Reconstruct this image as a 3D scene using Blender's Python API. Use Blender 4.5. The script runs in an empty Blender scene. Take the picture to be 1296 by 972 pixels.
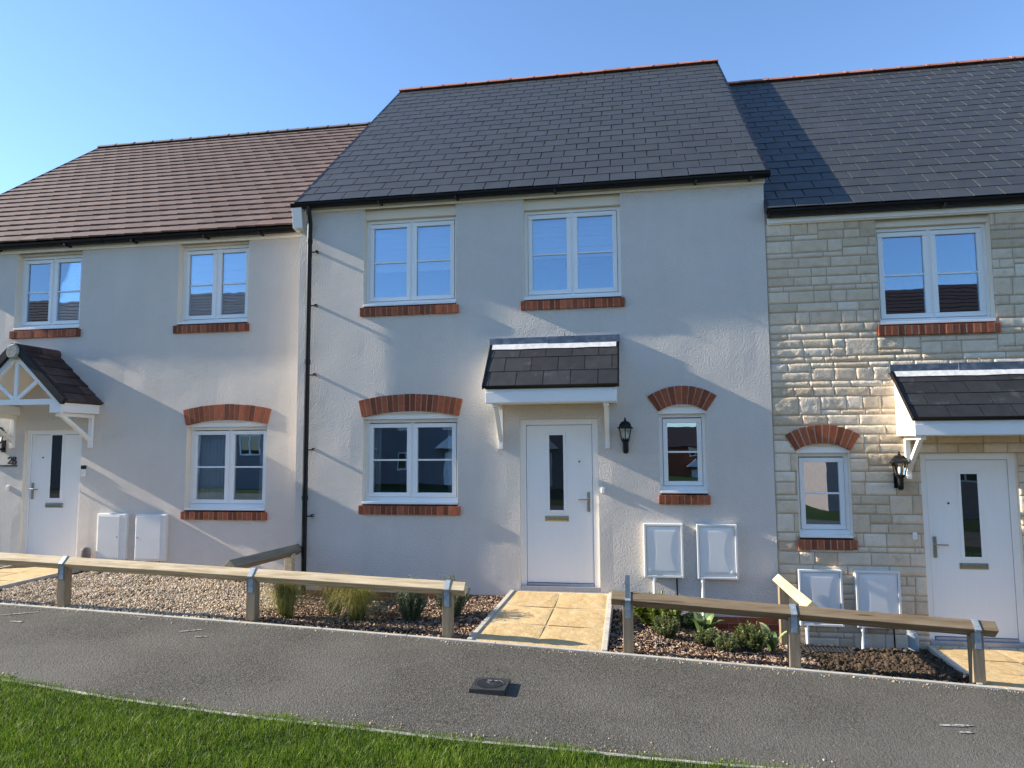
import bpy, math, random
import numpy as np
from mathutils import Vector, Matrix, noise
R = math.radians
scene = bpy.context.scene
col = scene.collection
rng = random.Random(7)

# ------------------------------------------------------------------ helpers
class MB:
    """collects polygons (world coordinates) with a per-face tint"""
    def __init__(s): s.v = []; s.f = []; s.t = []
    def poly(s, pts, tint=0.5):
        n = len(s.v); s.v += [tuple(p) for p in pts]; s.f.append(tuple(range(n, n + len(pts)))); s.t.append(tint)
    def hexa(s, p, tint=0.5):
        """8 points: bottom ring 0-3 (ccw from above), top ring 4-7"""
        n = len(s.v); s.v += [tuple(q) for q in p]
        for f in ((3, 2, 1, 0), (4, 5, 6, 7), (0, 1, 5, 4), (1, 2, 6, 5), (2, 3, 7, 6), (3, 0, 4, 7)):
            s.f.append(tuple(n + i for i in f)); s.t.append(tint)
    def box(s, x0, x1, y0, y1, z0, z1, tint=0.5):
        s.hexa([(x0, y0, z0), (x1, y0, z0), (x1, y1, z0), (x0, y1, z0), (x0, y0, z1), (x1, y0, z1), (x1, y1, z1), (x0, y1, z1)], tint)
    def prism(s, poly, axis, a0, a1, tint=0.5):
        """extrude a 2-D polygon along axis 'x' (poly in y,z) or 'y' (poly in x,z) or 'z' (poly in x,y)"""
        def P(u, w, a): return {'x': (a, u, w), 'y': (u, a, w), 'z': (u, w, a)}[axis]
        n = len(s.v); k = len(poly)
        s.v += [P(u, w, a0) for u, w in poly] + [P(u, w, a1) for u, w in poly]
        s.f.append(tuple(range(n + k - 1, n - 1, -1))); s.t.append(tint)
        s.f.append(tuple(range(n + k, n + 2 * k))); s.t.append(tint)
        for i in range(k):
            j = (i + 1) % k
            s.f.append((n + i, n + j, n + k + j, n + k + i)); s.t.append(tint)
    def tube(s, path, r, n=10, cap=True, tint=0.5):
        path = [Vector(p) for p in path]; rings = []
        rr = r if isinstance(r, (list, tuple)) else [r] * len(path)
        for i, p in enumerate(path):
            d = (path[min(i + 1, len(path) - 1)] - path[max(i - 1, 0)]).normalized()
            a = Vector((0, 1, 0)) if abs(d.y) < 0.9 else Vector((1, 0, 0))
            u = d.cross(a).normalized(); w = d.cross(u)
            b = len(s.v); rings.append(b)
            for k in range(n):
                t = 2 * math.pi * k / n
                s.v.append(tuple(p + (u * math.cos(t) + w * math.sin(t)) * rr[i]))
        for a, b in zip(rings, rings[1:]):
            for k in range(n):
                s.f.append((a + k, a + (k + 1) % n, b + (k + 1) % n, b + k)); s.t.append(tint)
        if cap:
            s.f.append(tuple(rings[0] + k for k in range(n))); s.t.append(tint)
            s.f.append(tuple(rings[-1] + k for k in reversed(range(n)))); s.t.append(tint)
    def lathe(s, cx, cy, prof, n=16, tint=0.5, sides0=0.0):
        rings = []
        for r, z in prof:
            b = len(s.v); rings.append(b)
            for k in range(n):
                t = 2 * math.pi * k / n + sides0
                s.v.append((cx + r * math.cos(t), cy + r * math.sin(t), z))
        for a, b in zip(rings, rings[1:]):
            for k in range(n):
                s.f.append((a + k, a + (k + 1) % n, b + (k + 1) % n, b + k)); s.t.append(tint)
        s.f.append(tuple(rings[0] + k for k in reversed(range(n)))); s.t.append(tint)
        s.f.append(tuple(rings[-1] + k for k in range(n))); s.t.append(tint)
    def bar(s, p0, p1, w, h, up=(0, 0, 1), tint=0.5):
        """square bar between two points, w across, h along up"""
        p0 = Vector(p0); p1 = Vector(p1); d = (p1 - p0).normalized(); u = Vector(up)
        a = d.cross(u).normalized(); b = a.cross(d).normalized()
        q = []
        for sw, sh in ((-1, -1), (1, -1), (1, 1), (-1, 1)):
            q.append(a * (w / 2 * sw) + b * (h / 2 * sh))
        s.hexa([p0 + q[0], p0 + q[1], p0 + q[2], p0 + q[3], p1 + q[0], p1 + q[1], p1 + q[2], p1 + q[3]], tint)
    def build(s, name, mat, parent=None, bevel=0, smooth=False):
        me = bpy.data.meshes.new(name)
        o = Vector((0, 0, 0))
        if parent is not None: o = origin(parent)
        me.from_pydata([(a - o.x, b - o.y, c - o.z) for a, b, c in s.v], [], s.f)
        at = me.attributes.new('tint', 'FLOAT', 'FACE'); at.data.foreach_set('value', s.t)
        me.materials.append(mat)
        if smooth: me.polygons.foreach_set('use_smooth', [True] * len(s.f))
        me.update()
        ob = bpy.data.objects.new(name, me); col.objects.link(ob)
        if parent is not None: ob.parent = parent
        if bevel:
            m = ob.modifiers.new('Bevel', 'BEVEL'); m.width = bevel; m.segments = 2; m.limit_method = 'ANGLE'
        return ob

def origin(o):
    v = Vector(o.location)
    while o.parent is not None:
        o = o.parent; v += Vector(o.location)
    return v

def tag(o, label=None, cat=None, group=None, kind=None):
    if label: o['label'] = label
    if cat: o['category'] = cat
    if group: o['group'] = group
    if kind: o['kind'] = kind
    return o

def thing(name, loc, label, cat, group=None):
    o = bpy.data.objects.new(name, None); o.location = loc; o.empty_display_size = 0.2
    col.objects.link(o); return tag(o, label, cat, group)

def np_mesh(name, V, F, tint, mat, parent=None, smooth=False):
    """V (n,3), F (m,k) arrays, tint (m,)"""
    me = bpy.data.meshes.new(name)
    V = np.asarray(V, dtype=np.float32); F = np.asarray(F, dtype=np.int32)
    if parent is not None: V = V - np.array(origin(parent), dtype=np.float32)
    me.vertices.add(len(V)); me.vertices.foreach_set('co', V.ravel())
    m, k = F.shape
    me.loops.add(m * k); me.loops.foreach_set('vertex_index', F.ravel())
    me.polygons.add(m)
    me.polygons.foreach_set('loop_start', np.arange(0, m * k, k, dtype=np.int32))
    me.polygons.foreach_set('loop_total', np.full(m, k, dtype=np.int32))
    at = me.attributes.new('tint', 'FLOAT', 'FACE'); at.data.foreach_set('value', np.asarray(tint, dtype=np.float32))
    me.materials.append(mat)
    if smooth: me.polygons.foreach_set('use_smooth', np.ones(m, dtype=bool))
    me.update(calc_edges=True); me.validate()
    ob = bpy.data.objects.new(name, me); col.objects.link(ob)
    if parent is not None: ob.parent = parent
    return ob

# ------------------------------------------------------------------ materials
def new_mat(name):
    m = bpy.data.materials.new(name); m.use_nodes = True
    nt = m.node_tree; b = nt.nodes['Principled BSDF']
    return m, nt, b

def ramp(nt, fac, stops):
    r = nt.nodes.new('ShaderNodeValToRGB'); e = r.color_ramp.elements
    while len(e) < len(stops): e.new(0.5)
    for k, (p, c) in enumerate(stops):
        e[k].position = p; e[k].color = (*c, 1)
    nt.links.new(fac, r.inputs[0]); return r.outputs[0]

def noise_n(nt, scale, detail=4, rough=0.6, vec=None, kind='noise'):
    if kind == 'noise':
        n = nt.nodes.new('ShaderNodeTexNoise'); n.inputs['Scale'].default_value = scale
        n.inputs['Detail'].default_value = detail; n.inputs['Roughness'].default_value = rough
    else:
        n = nt.nodes.new('ShaderNodeTexVoronoi'); n.inputs['Scale'].default_value = scale
    if vec is not None: nt.links.new(vec, n.inputs['Vector'])
    return n

def position(nt, scale=(1, 1, 1)):
    g = nt.nodes.new('ShaderNodeNewGeometry')
    mp = nt.nodes.new('ShaderNodeMapping'); mp.inputs['Scale'].default_value = scale
    nt.links.new(g.outputs['Position'], mp.inputs['Vector']); return mp.outputs[0]

def mix_c(nt, fac, a, b, mode='MIX'):
    m = nt.nodes.new('ShaderNodeMix'); m.data_type = 'RGBA'; m.blend_type = mode
    for sock, val in ((m.inputs[0], fac), (m.inputs[6], a), (m.inputs[7], b)):
        if hasattr(val, 'links'): nt.links.new(val, sock)
        elif isinstance(val, (tuple, list)): sock.default_value = (*val, 1)
        else: sock.default_value = val
    return m.outputs[2]

def g3(v): return (v, v, v)
def proc(name, stops, scale=6, rough=0.7, detail=5, bumps=(), tint=0.0, spec=0.5, stretch=(1, 1, 1), metal=0, rough_var=0.0, speck=None, tint_stops=None, blotch=None, streak=0.0, tint_mul=None):
    m, nt, b = new_mat(name)
    vec = position(nt, stretch)
    n = noise_n(nt, scale, detail, 0.6, vec)
    c = ramp(nt, n.outputs['Fac'], stops)
    if tint_stops:
        a = nt.nodes.new('ShaderNodeAttribute'); a.attribute_name = 'tint'
        c2 = ramp(nt, a.outputs['Fac'], tint_stops)
        c = mix_c(nt, tint, c, c2)
    elif tint:
        a = nt.nodes.new('ShaderNodeAttribute'); a.attribute_name = 'tint'
        g = ramp(nt, a.outputs['Fac'], [(0, (1 - tint,) * 3), (1, (1 + tint,) * 3)])
        c = mix_c(nt, 1.0, c, g, 'MULTIPLY')
    if tint_mul:
        a = nt.nodes.new('ShaderNodeAttribute'); a.attribute_name = 'tint'
        c = mix_c(nt, 1.0, c, ramp(nt, a.outputs['Fac'], tint_mul), 'MULTIPLY')
    if streak:
        n6 = noise_n(nt, 1.0, 5, 0.6, position(nt, (5, 5, 0.45))); n7 = noise_n(nt, 0.8, 5, 0.65, vec)
        for nn in (n6, n7):
            c = mix_c(nt, 1.0, c, ramp(nt, nn.outputs['Fac'], [(0.3, g3(1 - streak)), (0.62, g3(1.0))]), 'MULTIPLY')
    if blotch:
        bs, lo, hi, bc, amt = blotch
        n3 = noise_n(nt, bs, 3, 0.55, vec)
        f = ramp(nt, n3.outputs['Fac'], [(lo, (0, 0, 0)), (hi, (amt,) * 3)])
        c = mix_c(nt, f, c, bc)
    if speck:
        ss, thr, sc = speck
        v = noise_n(nt, ss, kind='voronoi', vec=vec)
        f = ramp(nt, v.outputs['Distance'], [(max(thr - 0.08, 0), (1, 1, 1)), (thr, (0, 0, 0))])
        n4 = noise_n(nt, ss * 0.11, 2, 0.5, vec)
        f2 = ramp(nt, n4.outputs['Fac'], [(0.52, (0, 0, 0)), (0.6, (1, 1, 1))])
        f = mix_c(nt, 1.0, f, f2, 'MULTIPLY')
        c = mix_c(nt, f, c, sc)
    nt.links.new(c, b.inputs['Base Color'])
    b.inputs['Roughness'].default_value = rough; b.inputs['Metallic'].default_value = metal
    b.inputs['Specular IOR Level'].default_value = spec
    if rough_var:
        n5 = noise_n(nt, scale * 1.7, 3, 0.5, vec)
        mr = nt.nodes.new('ShaderNodeMapRange'); mr.inputs[3].default_value = rough - rough_var; mr.inputs[4].default_value = rough + rough_var
        nt.links.new(n5.outputs['Fac'], mr.inputs[0]); nt.links.new(mr.outputs[0], b.inputs['Roughness'])
    prev = None
    for kind, sc, strength, dist in bumps:
        t = noise_n(nt, sc, 3, 0.55, vec, kind)
        bp = nt.nodes.new('ShaderNodeBump'); bp.inputs['Strength'].default_value = strength; bp.inputs['Distance'].default_value = dist
        nt.links.new(t.outputs['Fac' if kind == 'noise' else 'Distance'], bp.inputs['Height'])
        if prev is not None: nt.links.new(prev, bp.inputs['Normal'])
        prev = bp.outputs[0]
    if prev is not None: nt.links.new(prev, b.inputs['Normal'])
    return m

MAT = {}
MAT['render_mid'] = proc('render_mid', [(0.3, (0.652, 0.595, 0.532)), (0.7, (0.697, 0.64, 0.575))], 1.3, 0.9, bumps=[('noise', 50, 1.0, 0.014), ('noise', 130, 0.7, 0.004)], spec=0.25, streak=0.03)
MAT['render_left'] = proc('render_left', [(0.3, (0.655, 0.594, 0.523)), (0.7, (0.70, 0.638, 0.566))], 1.1, 0.9, bumps=[('noise', 60, 1.0, 0.010), ('noise', 140, 0.6, 0.003)], spec=0.25, streak=0.03)
MAT['reveal'] = proc('reveal', [(0.3, (0.78, 0.69, 0.56)), (0.7, (0.82, 0.73, 0.60))], 3, 0.8)
MAT['inner'] = proc('inner_wall', [(0.3, (0.5, 0.48, 0.45)), (0.7, (0.55, 0.53, 0.5))], 2, 0.9)
MAT['mortar'] = proc('mortar', [(0.3, (0.36, 0.285, 0.20)), (0.7, (0.47, 0.38, 0.275))], 14, 0.95, bumps=[('noise', 160, 0.5, 0.004)])
MAT['stone'] = proc('buff_stone', [(0.25, (0.52, 0.40, 0.27)), (0.5, (0.70, 0.565, 0.41)), (0.75, (0.79, 0.67, 0.52))], 9, 0.88, bumps=[('noise', 60, 0.9, 0.012), ('noise', 170, 0.4, 0.003)], tint=0.5, spec=0.3,
                    tint_stops=[(0, (0.40, 0.295, 0.175)), (0.25, (0.58, 0.455, 0.315)), (0.6, (0.71, 0.58, 0.43)), (0.85, (0.79, 0.68, 0.53)), (1, (0.84, 0.76, 0.64))], blotch=(5, 0.6, 0.75, (0.40, 0.29, 0.18), 0.6))
MAT['brick'] = proc('red_brick', [(0.3, (0.23, 0.062, 0.028)), (0.7, (0.33, 0.095, 0.042))], 22, 0.85, bumps=[('noise', 90, 0.5, 0.004)], tint=0.42, spec=0.3, blotch=(30, 0.6, 0.7, (0.12, 0.05, 0.04), 0.5))
MAT['brick_mortar'] = proc('brick_mortar', [(0.3, (0.34, 0.20, 0.14)), (0.7, (0.44, 0.28, 0.20))], 30, 0.95)
MAT['upvc'] = proc('white_upvc', [(0.3, (0.84, 0.83, 0.80)), (0.7, (0.87, 0.86, 0.83))], 4, 0.35, rough_var=0.08)
MAT['fascia'] = proc('cream_fascia', [(0.3, (0.86, 0.81, 0.73)), (0.7, (0.89, 0.84, 0.76))], 4, 0.45)
MAT['door'] = proc('white_door', [(0.3, (0.85, 0.83, 0.79)), (0.7, (0.88, 0.86, 0.82))], 60, 0.42, stretch=(1, 1, 0.06), bumps=[('noise', 110, 0.12, 0.002)])
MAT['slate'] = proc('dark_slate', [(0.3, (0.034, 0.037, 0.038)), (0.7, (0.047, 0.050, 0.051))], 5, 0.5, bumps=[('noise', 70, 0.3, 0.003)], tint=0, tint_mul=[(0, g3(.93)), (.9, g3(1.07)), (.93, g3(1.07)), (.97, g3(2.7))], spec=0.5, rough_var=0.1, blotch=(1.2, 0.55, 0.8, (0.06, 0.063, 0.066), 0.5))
MAT['slate_dark'] = proc('canopy_slate', [(0.3, (0.020, 0.021, 0.022)), (0.7, (0.034, 0.035, 0.037))], 9, 0.55, bumps=[('noise', 80, 0.35, 0.004)], tint=0.2, blotch=(6, 0.62, 0.75, (0.11, 0.11, 0.11), 0.45))
MAT['tile'] = proc('brown_tile', [(0.3, (0.132, 0.088, 0.076)), (0.7, (0.168, 0.117, 0.102))], 4, 0.8, bumps=[('noise', 60, 0.4, 0.005)], tint=0.16, spec=0.3)
MAT['tile_dark'] = proc('dark_brown_tile', [(0.3, (0.05, 0.030, 0.026)), (0.7, (0.085, 0.053, 0.045))], 7, 0.8, bumps=[('noise', 60, 0.4, 0.005)], tint=0.35, spec=0.3)
MAT['ridge_red'] = proc('red_clay_ridge', [(0.3, (0.36, 0.13, 0.085)), (0.7, (0.46, 0.19, 0.13))], 7, 0.75, bumps=[('noise', 60, 0.3, 0.004)], tint=0.2)
MAT['ridge_grey'] = proc('grey_ridge', [(0.3, (0.13, 0.11, 0.105)), (0.7, (0.2, 0.17, 0.16))], 7, 0.8)
MAT['black_plastic'] = proc('black_plastic', [(0.3, (0.004, 0.004, 0.005)), (0.7, (0.008, 0.008, 0.009))], 12, 0.4, rough_var=0.1, spec=0.25)
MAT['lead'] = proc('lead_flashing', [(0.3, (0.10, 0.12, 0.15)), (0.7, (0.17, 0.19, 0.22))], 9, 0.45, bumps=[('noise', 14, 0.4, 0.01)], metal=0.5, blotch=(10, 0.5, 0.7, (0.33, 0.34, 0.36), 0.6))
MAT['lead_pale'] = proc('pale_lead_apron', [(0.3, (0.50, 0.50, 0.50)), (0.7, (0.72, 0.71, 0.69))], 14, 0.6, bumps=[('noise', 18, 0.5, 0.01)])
MAT['steel'] = proc('galvanised_steel', [(0.35, (0.26, 0.31, 0.34)), (0.65, (0.40, 0.45, 0.48))], 26, 0.55, metal=0.25, rough_var=0.12)
MAT['chrome'] = proc('satin_metal', [(0.3, (0.40, 0.39, 0.36)), (0.7, (0.52, 0.5, 0.46))], 30, 0.28, metal=1.0)
MAT['brass'] = proc('polished_metal', [(0.3, (0.62, 0.58, 0.46)), (0.7, (0.75, 0.7, 0.58))], 30, 0.08, metal=1.0)
MAT['grey_frame'] = proc('grey_threshold', [(0.3, (0.30, 0.33, 0.38)), (0.7, (0.38, 0.41, 0.46))], 12, 0.4, metal=0.4)
MAT['meter'] = proc('meter_box_plastic', [(0.3, (0.76, 0.75, 0.72)), (0.7, (0.80, 0.79, 0.76))], 5, 0.22, rough_var=0.08)
MAT['meter_matt'] = proc('meter_box_cream', [(0.3, (0.70, 0.69, 0.66)), (0.7, (0.75, 0.74, 0.71))], 5, 0.5)
MAT['wood_pale'] = proc('pale_timber', [(0.28, (0.33, 0.245, 0.14)), (0.5, (0.57, 0.45, 0.28)), (0.72, (0.70, 0.58, 0.40))], 9, 0.8, stretch=(0.25, 3, 3), bumps=[('noise', 60, 0.35, 0.004)], speck=(5.5, 0.16, (0.16, 0.10, 0.05)), spec=0.25, blotch=(7, 0.6, 0.72, (0.30, 0.27, 0.20), 0.6))
MAT['wood_brown'] = proc('brown_timber', [(0.25, (0.15, 0.105, 0.06)), (0.5, (0.225, 0.165, 0.10)), (0.75, (0.30, 0.23, 0.15))], 9, 0.8, stretch=(0.25, 3, 3), bumps=[('noise', 60, 0.35, 0.004)], speck=(5.5, 0.16, (0.09, 0.06, 0.035)), spec=0.25)
MAT['wood_side'] = proc('side_timber', [(0.25, (0.26, 0.19, 0.11)), (0.5, (0.40, 0.30, 0.18)), (0.75, (0.50, 0.39, 0.25))], 9, 0.8, stretch=(3, 0.25, 3), bumps=[('noise', 60, 0.35, 0.004)], speck=(5.5, 0.16, (0.16, 0.10, 0.05)), spec=0.25)
MAT['wood_side_pale'] = proc('new_side_timber', [(0.25, (0.46, 0.34, 0.19)), (0.5, (0.58, 0.44, 0.26)), (0.75, (0.66, 0.53, 0.35))], 9, 0.8, stretch=(3, 0.25, 3), bumps=[('noise', 60, 0.3, 0.004)], speck=(5.5, 0.16, (0.16, 0.10, 0.05)), spec=0.25)
MAT['wood_side_grey'] = proc('weathered_side_timber', [(0.25, (0.17, 0.14, 0.10)), (0.5, (0.25, 0.21, 0.15)), (0.75, (0.33, 0.27, 0.19))], 9, 0.8, stretch=(3, 0.25, 3), bumps=[('noise', 60, 0.35, 0.004)], speck=(5.5, 0.16, (0.16, 0.10, 0.05)), spec=0.25)
MAT['post_wood'] = proc('post_timber', [(0.25, (0.19, 0.145, 0.09)), (0.5, (0.27, 0.21, 0.135)), (0.75, (0.34, 0.275, 0.19))], 9, 0.85, stretch=(3, 3, 0.25), bumps=[('noise', 60, 0.4, 0.005)], speck=(5.5, 0.16, (0.09, 0.06, 0.035)), spec=0.25)
MAT['asphalt'] = proc('asphalt', [(0.3, (0.046, 0.0425, 0.036)), (0.45, (0.086, 0.081, 0.069)), (0.55, (0.106, 0.100, 0.086)), (0.7, (0.168, 0.159, 0.138))], 42, 0.95, detail=5, bumps=[('noise', 55, 0.9, 0.012), ('voronoi', 110, 0.7, 0.006)], spec=0.15, speck=(90, 0.27, (0.22, 0.21, 0.185)), blotch=(0.7, 0.40, 0.68, (0.165, 0.156, 0.134), 0.62), streak=0.0, tint_mul=None)
MAT['kerb'] = proc('concrete_edging', [(0.3, (0.40, 0.37, 0.31)), (0.7, (0.58, 0.54, 0.46))], 9, 0.9, bumps=[('noise', 120, 0.5, 0.003)])
MAT['slab'] = proc('sandy_riven_slab', [(0.25, (0.46, 0.31, 0.135)), (0.5, (0.55, 0.39, 0.19)), (0.75, (0.62, 0.47, 0.27))], 11, 0.85, detail=8, bumps=[('noise', 9, 0.6, 0.02), ('noise', 45, 0.7, 0.006)], tint=0.1, blotch=(5, 0.52, 0.72, (0.64, 0.50, 0.30), 0.5), spec=0.3)
MAT['slab_joint'] = proc('slab_joint', [(0.3, (0.56, 0.45, 0.28)), (0.7, (0.66, 0.54, 0.36))], 20, 0.95)
MAT['soil'] = proc('garden_soil', [(0.25, (0.025, 0.017, 0.011)), (0.5, (0.055, 0.038, 0.025)), (0.75, (0.10, 0.07, 0.045))], 30, 0.95, detail=7, bumps=[('noise', 40, 0.9, 0.03), ('noise', 160, 0.7, 0.008)], spec=0.2)
MAT['gravel'] = proc('buff_gravel', [(0.3, (0.40, 0.32, 0.22)), (0.7, (0.56, 0.47, 0.35))], 70, 0.85, tint=0.8, spec=0.3,
                     tint_stops=[(0, (0.17, 0.11, 0.065)), (0.25, (0.39, 0.28, 0.175)), (0.6, (0.57, 0.46, 0.325)), (0.85, (0.66, 0.57, 0.45)), (1, (0.72, 0.66, 0.57))])
MAT['bark'] = proc('bark_chips', [(0.3, (0.10, 0.06, 0.035)), (0.7, (0.22, 0.14, 0.085))], 60, 0.85, tint=0.8, spec=0.3,
                   tint_stops=[(0, (0.035, 0.02, 0.014)), (0.3, (0.12, 0.072, 0.048)), (0.6, (0.31, 0.205, 0.14)), (1, (0.58, 0.45, 0.34))])
MAT['clod'] = proc('soil_clods', [(0.3, (0.05, 0.034, 0.022)), (0.7, (0.10, 0.07, 0.048))], 60, 0.95, tint=0.8, spec=0.2,
                   tint_stops=[(0, (0.028, 0.019, 0.012)), (0.7, (0.085, 0.06, 0.038)), (0.93, (0.14, 0.10, 0.07)), (1, (0.42, 0.38, 0.32))])
def leafy(name, stops, rough=0.55, trans=0.3):
    m, nt, b = new_mat(name)
    a = nt.nodes.new('ShaderNodeAttribute'); a.attribute_name = 'tint'
    c = ramp(nt, a.outputs['Fac'], stops)
    nt.links.new(c, b.inputs['Base Color']); b.inputs['Roughness'].default_value = rough
    b.inputs['Specular IOR Level'].default_value = 0.3
    tr = nt.nodes.new('ShaderNodeBsdfTranslucent'); nt.links.new(c, tr.inputs['Color'])
    mx = nt.nodes.new('ShaderNodeMixShader'); mx.inputs[0].default_value = trans
    out = nt.nodes['Material Output']
    nt.links.new(b.outputs[0], mx.inputs[1]); nt.links.new(tr.outputs[0], mx.inputs[2]); nt.links.new(mx.outputs[0], out.inputs[0])
    return m
MAT['lawn'] = leafy('lawn_grass', [(0, (0.030, 0.058, 0.004)), (0.5, (0.115, 0.205, 0.010)), (0.9, (0.24, 0.345, 0.035)), (1, (0.42, 0.37, 0.12))], 0.5, 0.35)
MAT['stipa'] = leafy('feather_grass', [(0, (0.07, 0.10, 0.012)), (0.45, (0.19, 0.20, 0.03)), (0.8, (0.38, 0.33, 0.10)), (1, (0.55, 0.47, 0.25))], 0.55, 0.3)
MAT['stipa_dry'] = leafy('dry_feather_grass', [(0, (0.10, 0.09, 0.02)), (0.5, (0.24, 0.20, 0.06)), (0.85, (0.38, 0.31, 0.13)), (1, (0.52, 0.43, 0.25))], 0.55, 0.3)
MAT['lavender'] = leafy('grey_green_leaf', [(0, (0.06, 0.09, 0.045)), (0.5, (0.16, 0.215, 0.115)), (1, (0.30, 0.35, 0.22))], 0.6, 0.2)
MAT['hebe'] = leafy('green_leaf', [(0, (0.05, 0.075, 0.025)), (0.5, (0.15, 0.20, 0.065)), (1, (0.31, 0.35, 0.14))], 0.45, 0.2)
MAT['lime'] = leafy('lime_leaf', [(0, (0.07, 0.12, 0.015)), (0.5, (0.22, 0.28, 0.04)), (1, (0.45, 0.45, 0.12))], 0.45, 0.25)
MAT['broad'] = leafy('broad_leaf', [(0, (0.05, 0.11, 0.03)), (0.5, (0.13, 0.21, 0.07)), (1, (0.42, 0.46, 0.2))], 0.4, 0.25)
MAT['stem'] = proc('plant_stem', [(0.3, (0.10, 0.07, 0.04)), (0.7, (0.16, 0.11, 0.06))], 30, 0.9)
MAT['far_pink'] = proc('pale_brick_render', [(0.3, (0.34, 0.235, 0.20)), (0.7, (0.42, 0.30, 0.26))], 3, 0.9)
MAT['far_wall'] = proc('shaded_render', [(0.3, (0.20, 0.185, 0.19)), (0.7, (0.25, 0.23, 0.235))], 3, 0.9)
MAT['turf'] = proc('turf_soil', [(0.3, (0.02, 0.035, 0.008)), (0.7, (0.045, 0.075, 0.016))], 14, 0.95, bumps=[('noise', 40, 0.8, 0.03)], spec=0.1)
MAT['cover'] = proc('black_cover', [(0.3, (0.022, 0.022, 0.024)), (0.7, (0.045, 0.045, 0.048))], 24, 0.5, rough_var=0.12, bumps=[('noise', 130, 0.2, 0.002)])
MAT['chalk'] = proc('white_spray', [(0.42, (0.12, 0.115, 0.105)), (0.58, (0.42, 0.41, 0.385))], 35, 0.9)
MAT['blind'] = proc('white_blind', [(0.3, (0.72, 0.71, 0.68)), (0.7, (0.78, 0.77, 0.74))], 10, 0.8)
MAT['sign_black'] = proc('black_sign', [(0.3, (0.012, 0.012, 0.014)), (0.7, (0.02, 0.02, 0.022))], 20, 0.45)
MAT['disc'] = proc('stone_grey_cap', [(0.3, (0.22, 0.22, 0.19)), (0.7, (0.42, 0.41, 0.36))], 28, 0.85, bumps=[('noise', 50, 0.6, 0.01)])

def glass_mat(name, refl, tint, dark=None):
    m = bpy.data.materials.new(name); m.use_nodes = True; nt = m.node_tree; nt.nodes.clear()
    out = nt.nodes.new('ShaderNodeOutputMaterial')
    gl = nt.nodes.new('ShaderNodeBsdfGlossy'); gl.inputs['Roughness'].default_value = 0.0; gl.inputs['Color'].default_value = (*tint, 1)
    n = noise_n(nt, 2.2, 2, 0.5, position(nt))
    bp = nt.nodes.new('ShaderNodeBump'); bp.inputs['Strength'].default_value = 0.025; bp.inputs['Distance'].default_value = 0.02
    nt.links.new(n.outputs['Fac'], bp.inputs['Height']); nt.links.new(bp.outputs[0], gl.inputs['Normal'])
    if dark is None:
        tr = nt.nodes.new('ShaderNodeBsdfTransparent'); tr.inputs['Color'].default_value = (0.94, 0.96, 0.96, 1)
    else:
        tr = nt.nodes.new('ShaderNodeBsdfDiffuse'); tr.inputs['Color'].default_value = (*dark, 1)
    fr = nt.nodes.new('ShaderNodeFresnel'); fr.inputs['IOR'].default_value = 1.45
    mr = nt.nodes.new('ShaderNodeMapRange'); mr.inputs[3].default_value = refl; mr.inputs[4].default_value = 1.0
    nt.links.new(fr.outputs[0], mr.inputs[0])
    mx = nt.nodes.new('ShaderNodeMixShader')
    nt.links.new(mr.outputs[0], mx.inputs[0]); nt.links.new(tr.outputs[0], mx.inputs[1]); nt.links.new(gl.outputs[0], mx.inputs[2])
    nt.links.new(mx.outputs[0], out.inputs[0]); return m
MAT['glass'] = glass_mat('window_glass', 0.24, (0.62, 0.80, 1.0))
MAT['door_glass'] = glass_mat('obscure_glass', 0.10, (0.9, 0.95, 1.0), (0.012, 0.014, 0.016))
MAT['lamp_glass'] = glass_mat('lamp_glass', 0.12, (1, 1, 1))

# ------------------------------------------------------------------ the lie of the land
def ze(x):
    xc = max(-14.0, min(14.0, x))
    return -0.200 - 0.0432 * xc - 0.0009 * xc * xc
def pz(x, y): return ze(x) + 0.025 * (y + 1.87)
def interp(x, pts):
    if x <= pts[0][0]: return pts[0][1]
    for (a, b), (c, d) in zip(pts, pts[1:]):
        if x <= c: return b + (d - b) * (x - a) / (c - a)
    return pts[-1][1]
ZW = [(-8, 0.05), (-6.8, 0.0), (-4.1, -0.13), (-2.4, -0.24), (-1.1, -0.14), (-0.5, -0.10), (0.6, -0.22), (2.1, -0.48), (2.6, -0.56), (3.5, -0.6), (4.2, -0.57), (6, -0.55), (9, -0.6)]
def bed_z(x, y):
    t = max(0.0, min(1.0, (y + 1.87) / 1.87))
    t = t ** 1.3
    z = (ze(x) - 0.015) * (1 - t) + interp(x, ZW) * t
    return z + 0.03 * noise.noise((x * 2.1, y * 2.1, 3.0)) * min(1, (y + 1.87) * 4) + 0.012 * noise.noise((x * 9, y * 9, 1.0))
GE = [(-14, -3.2), (-7, -3.45), (-5.2, -3.66), (-4.2, -3.79), (-3.1, -3.93), (-2, -4.0), (-0.2, -4.01), (0.7, -3.98), (1.4, -3.95), (2.2, -3.9), (4, -3.8), (8, -3.6), (14, -3.4)]
def gy(x): return interp(x, GE) + 0.015 * noise.noise((x * 1.7, 0, 0))

def sheet(name, xs, ys_of, zf, mat, kind='structure'):
    mb = MB(); n = None
    rows = []
    for x in xs:
        ys = ys_of(x); rows.append([(x, y, zf(x, y)) for y in ys])
    k = len(rows[0]); mb.v = [p for r in rows for p in r]
    for i in range(len(rows) - 1):
        for j in range(k - 1):
            a = i * k + j; mb.f.append((a, a + k, a + k + 1, a + 1)); mb.t.append(0.5)
    o = mb.build(name, mat, None, smooth=True); tag(o, kind=kind); return o

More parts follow.
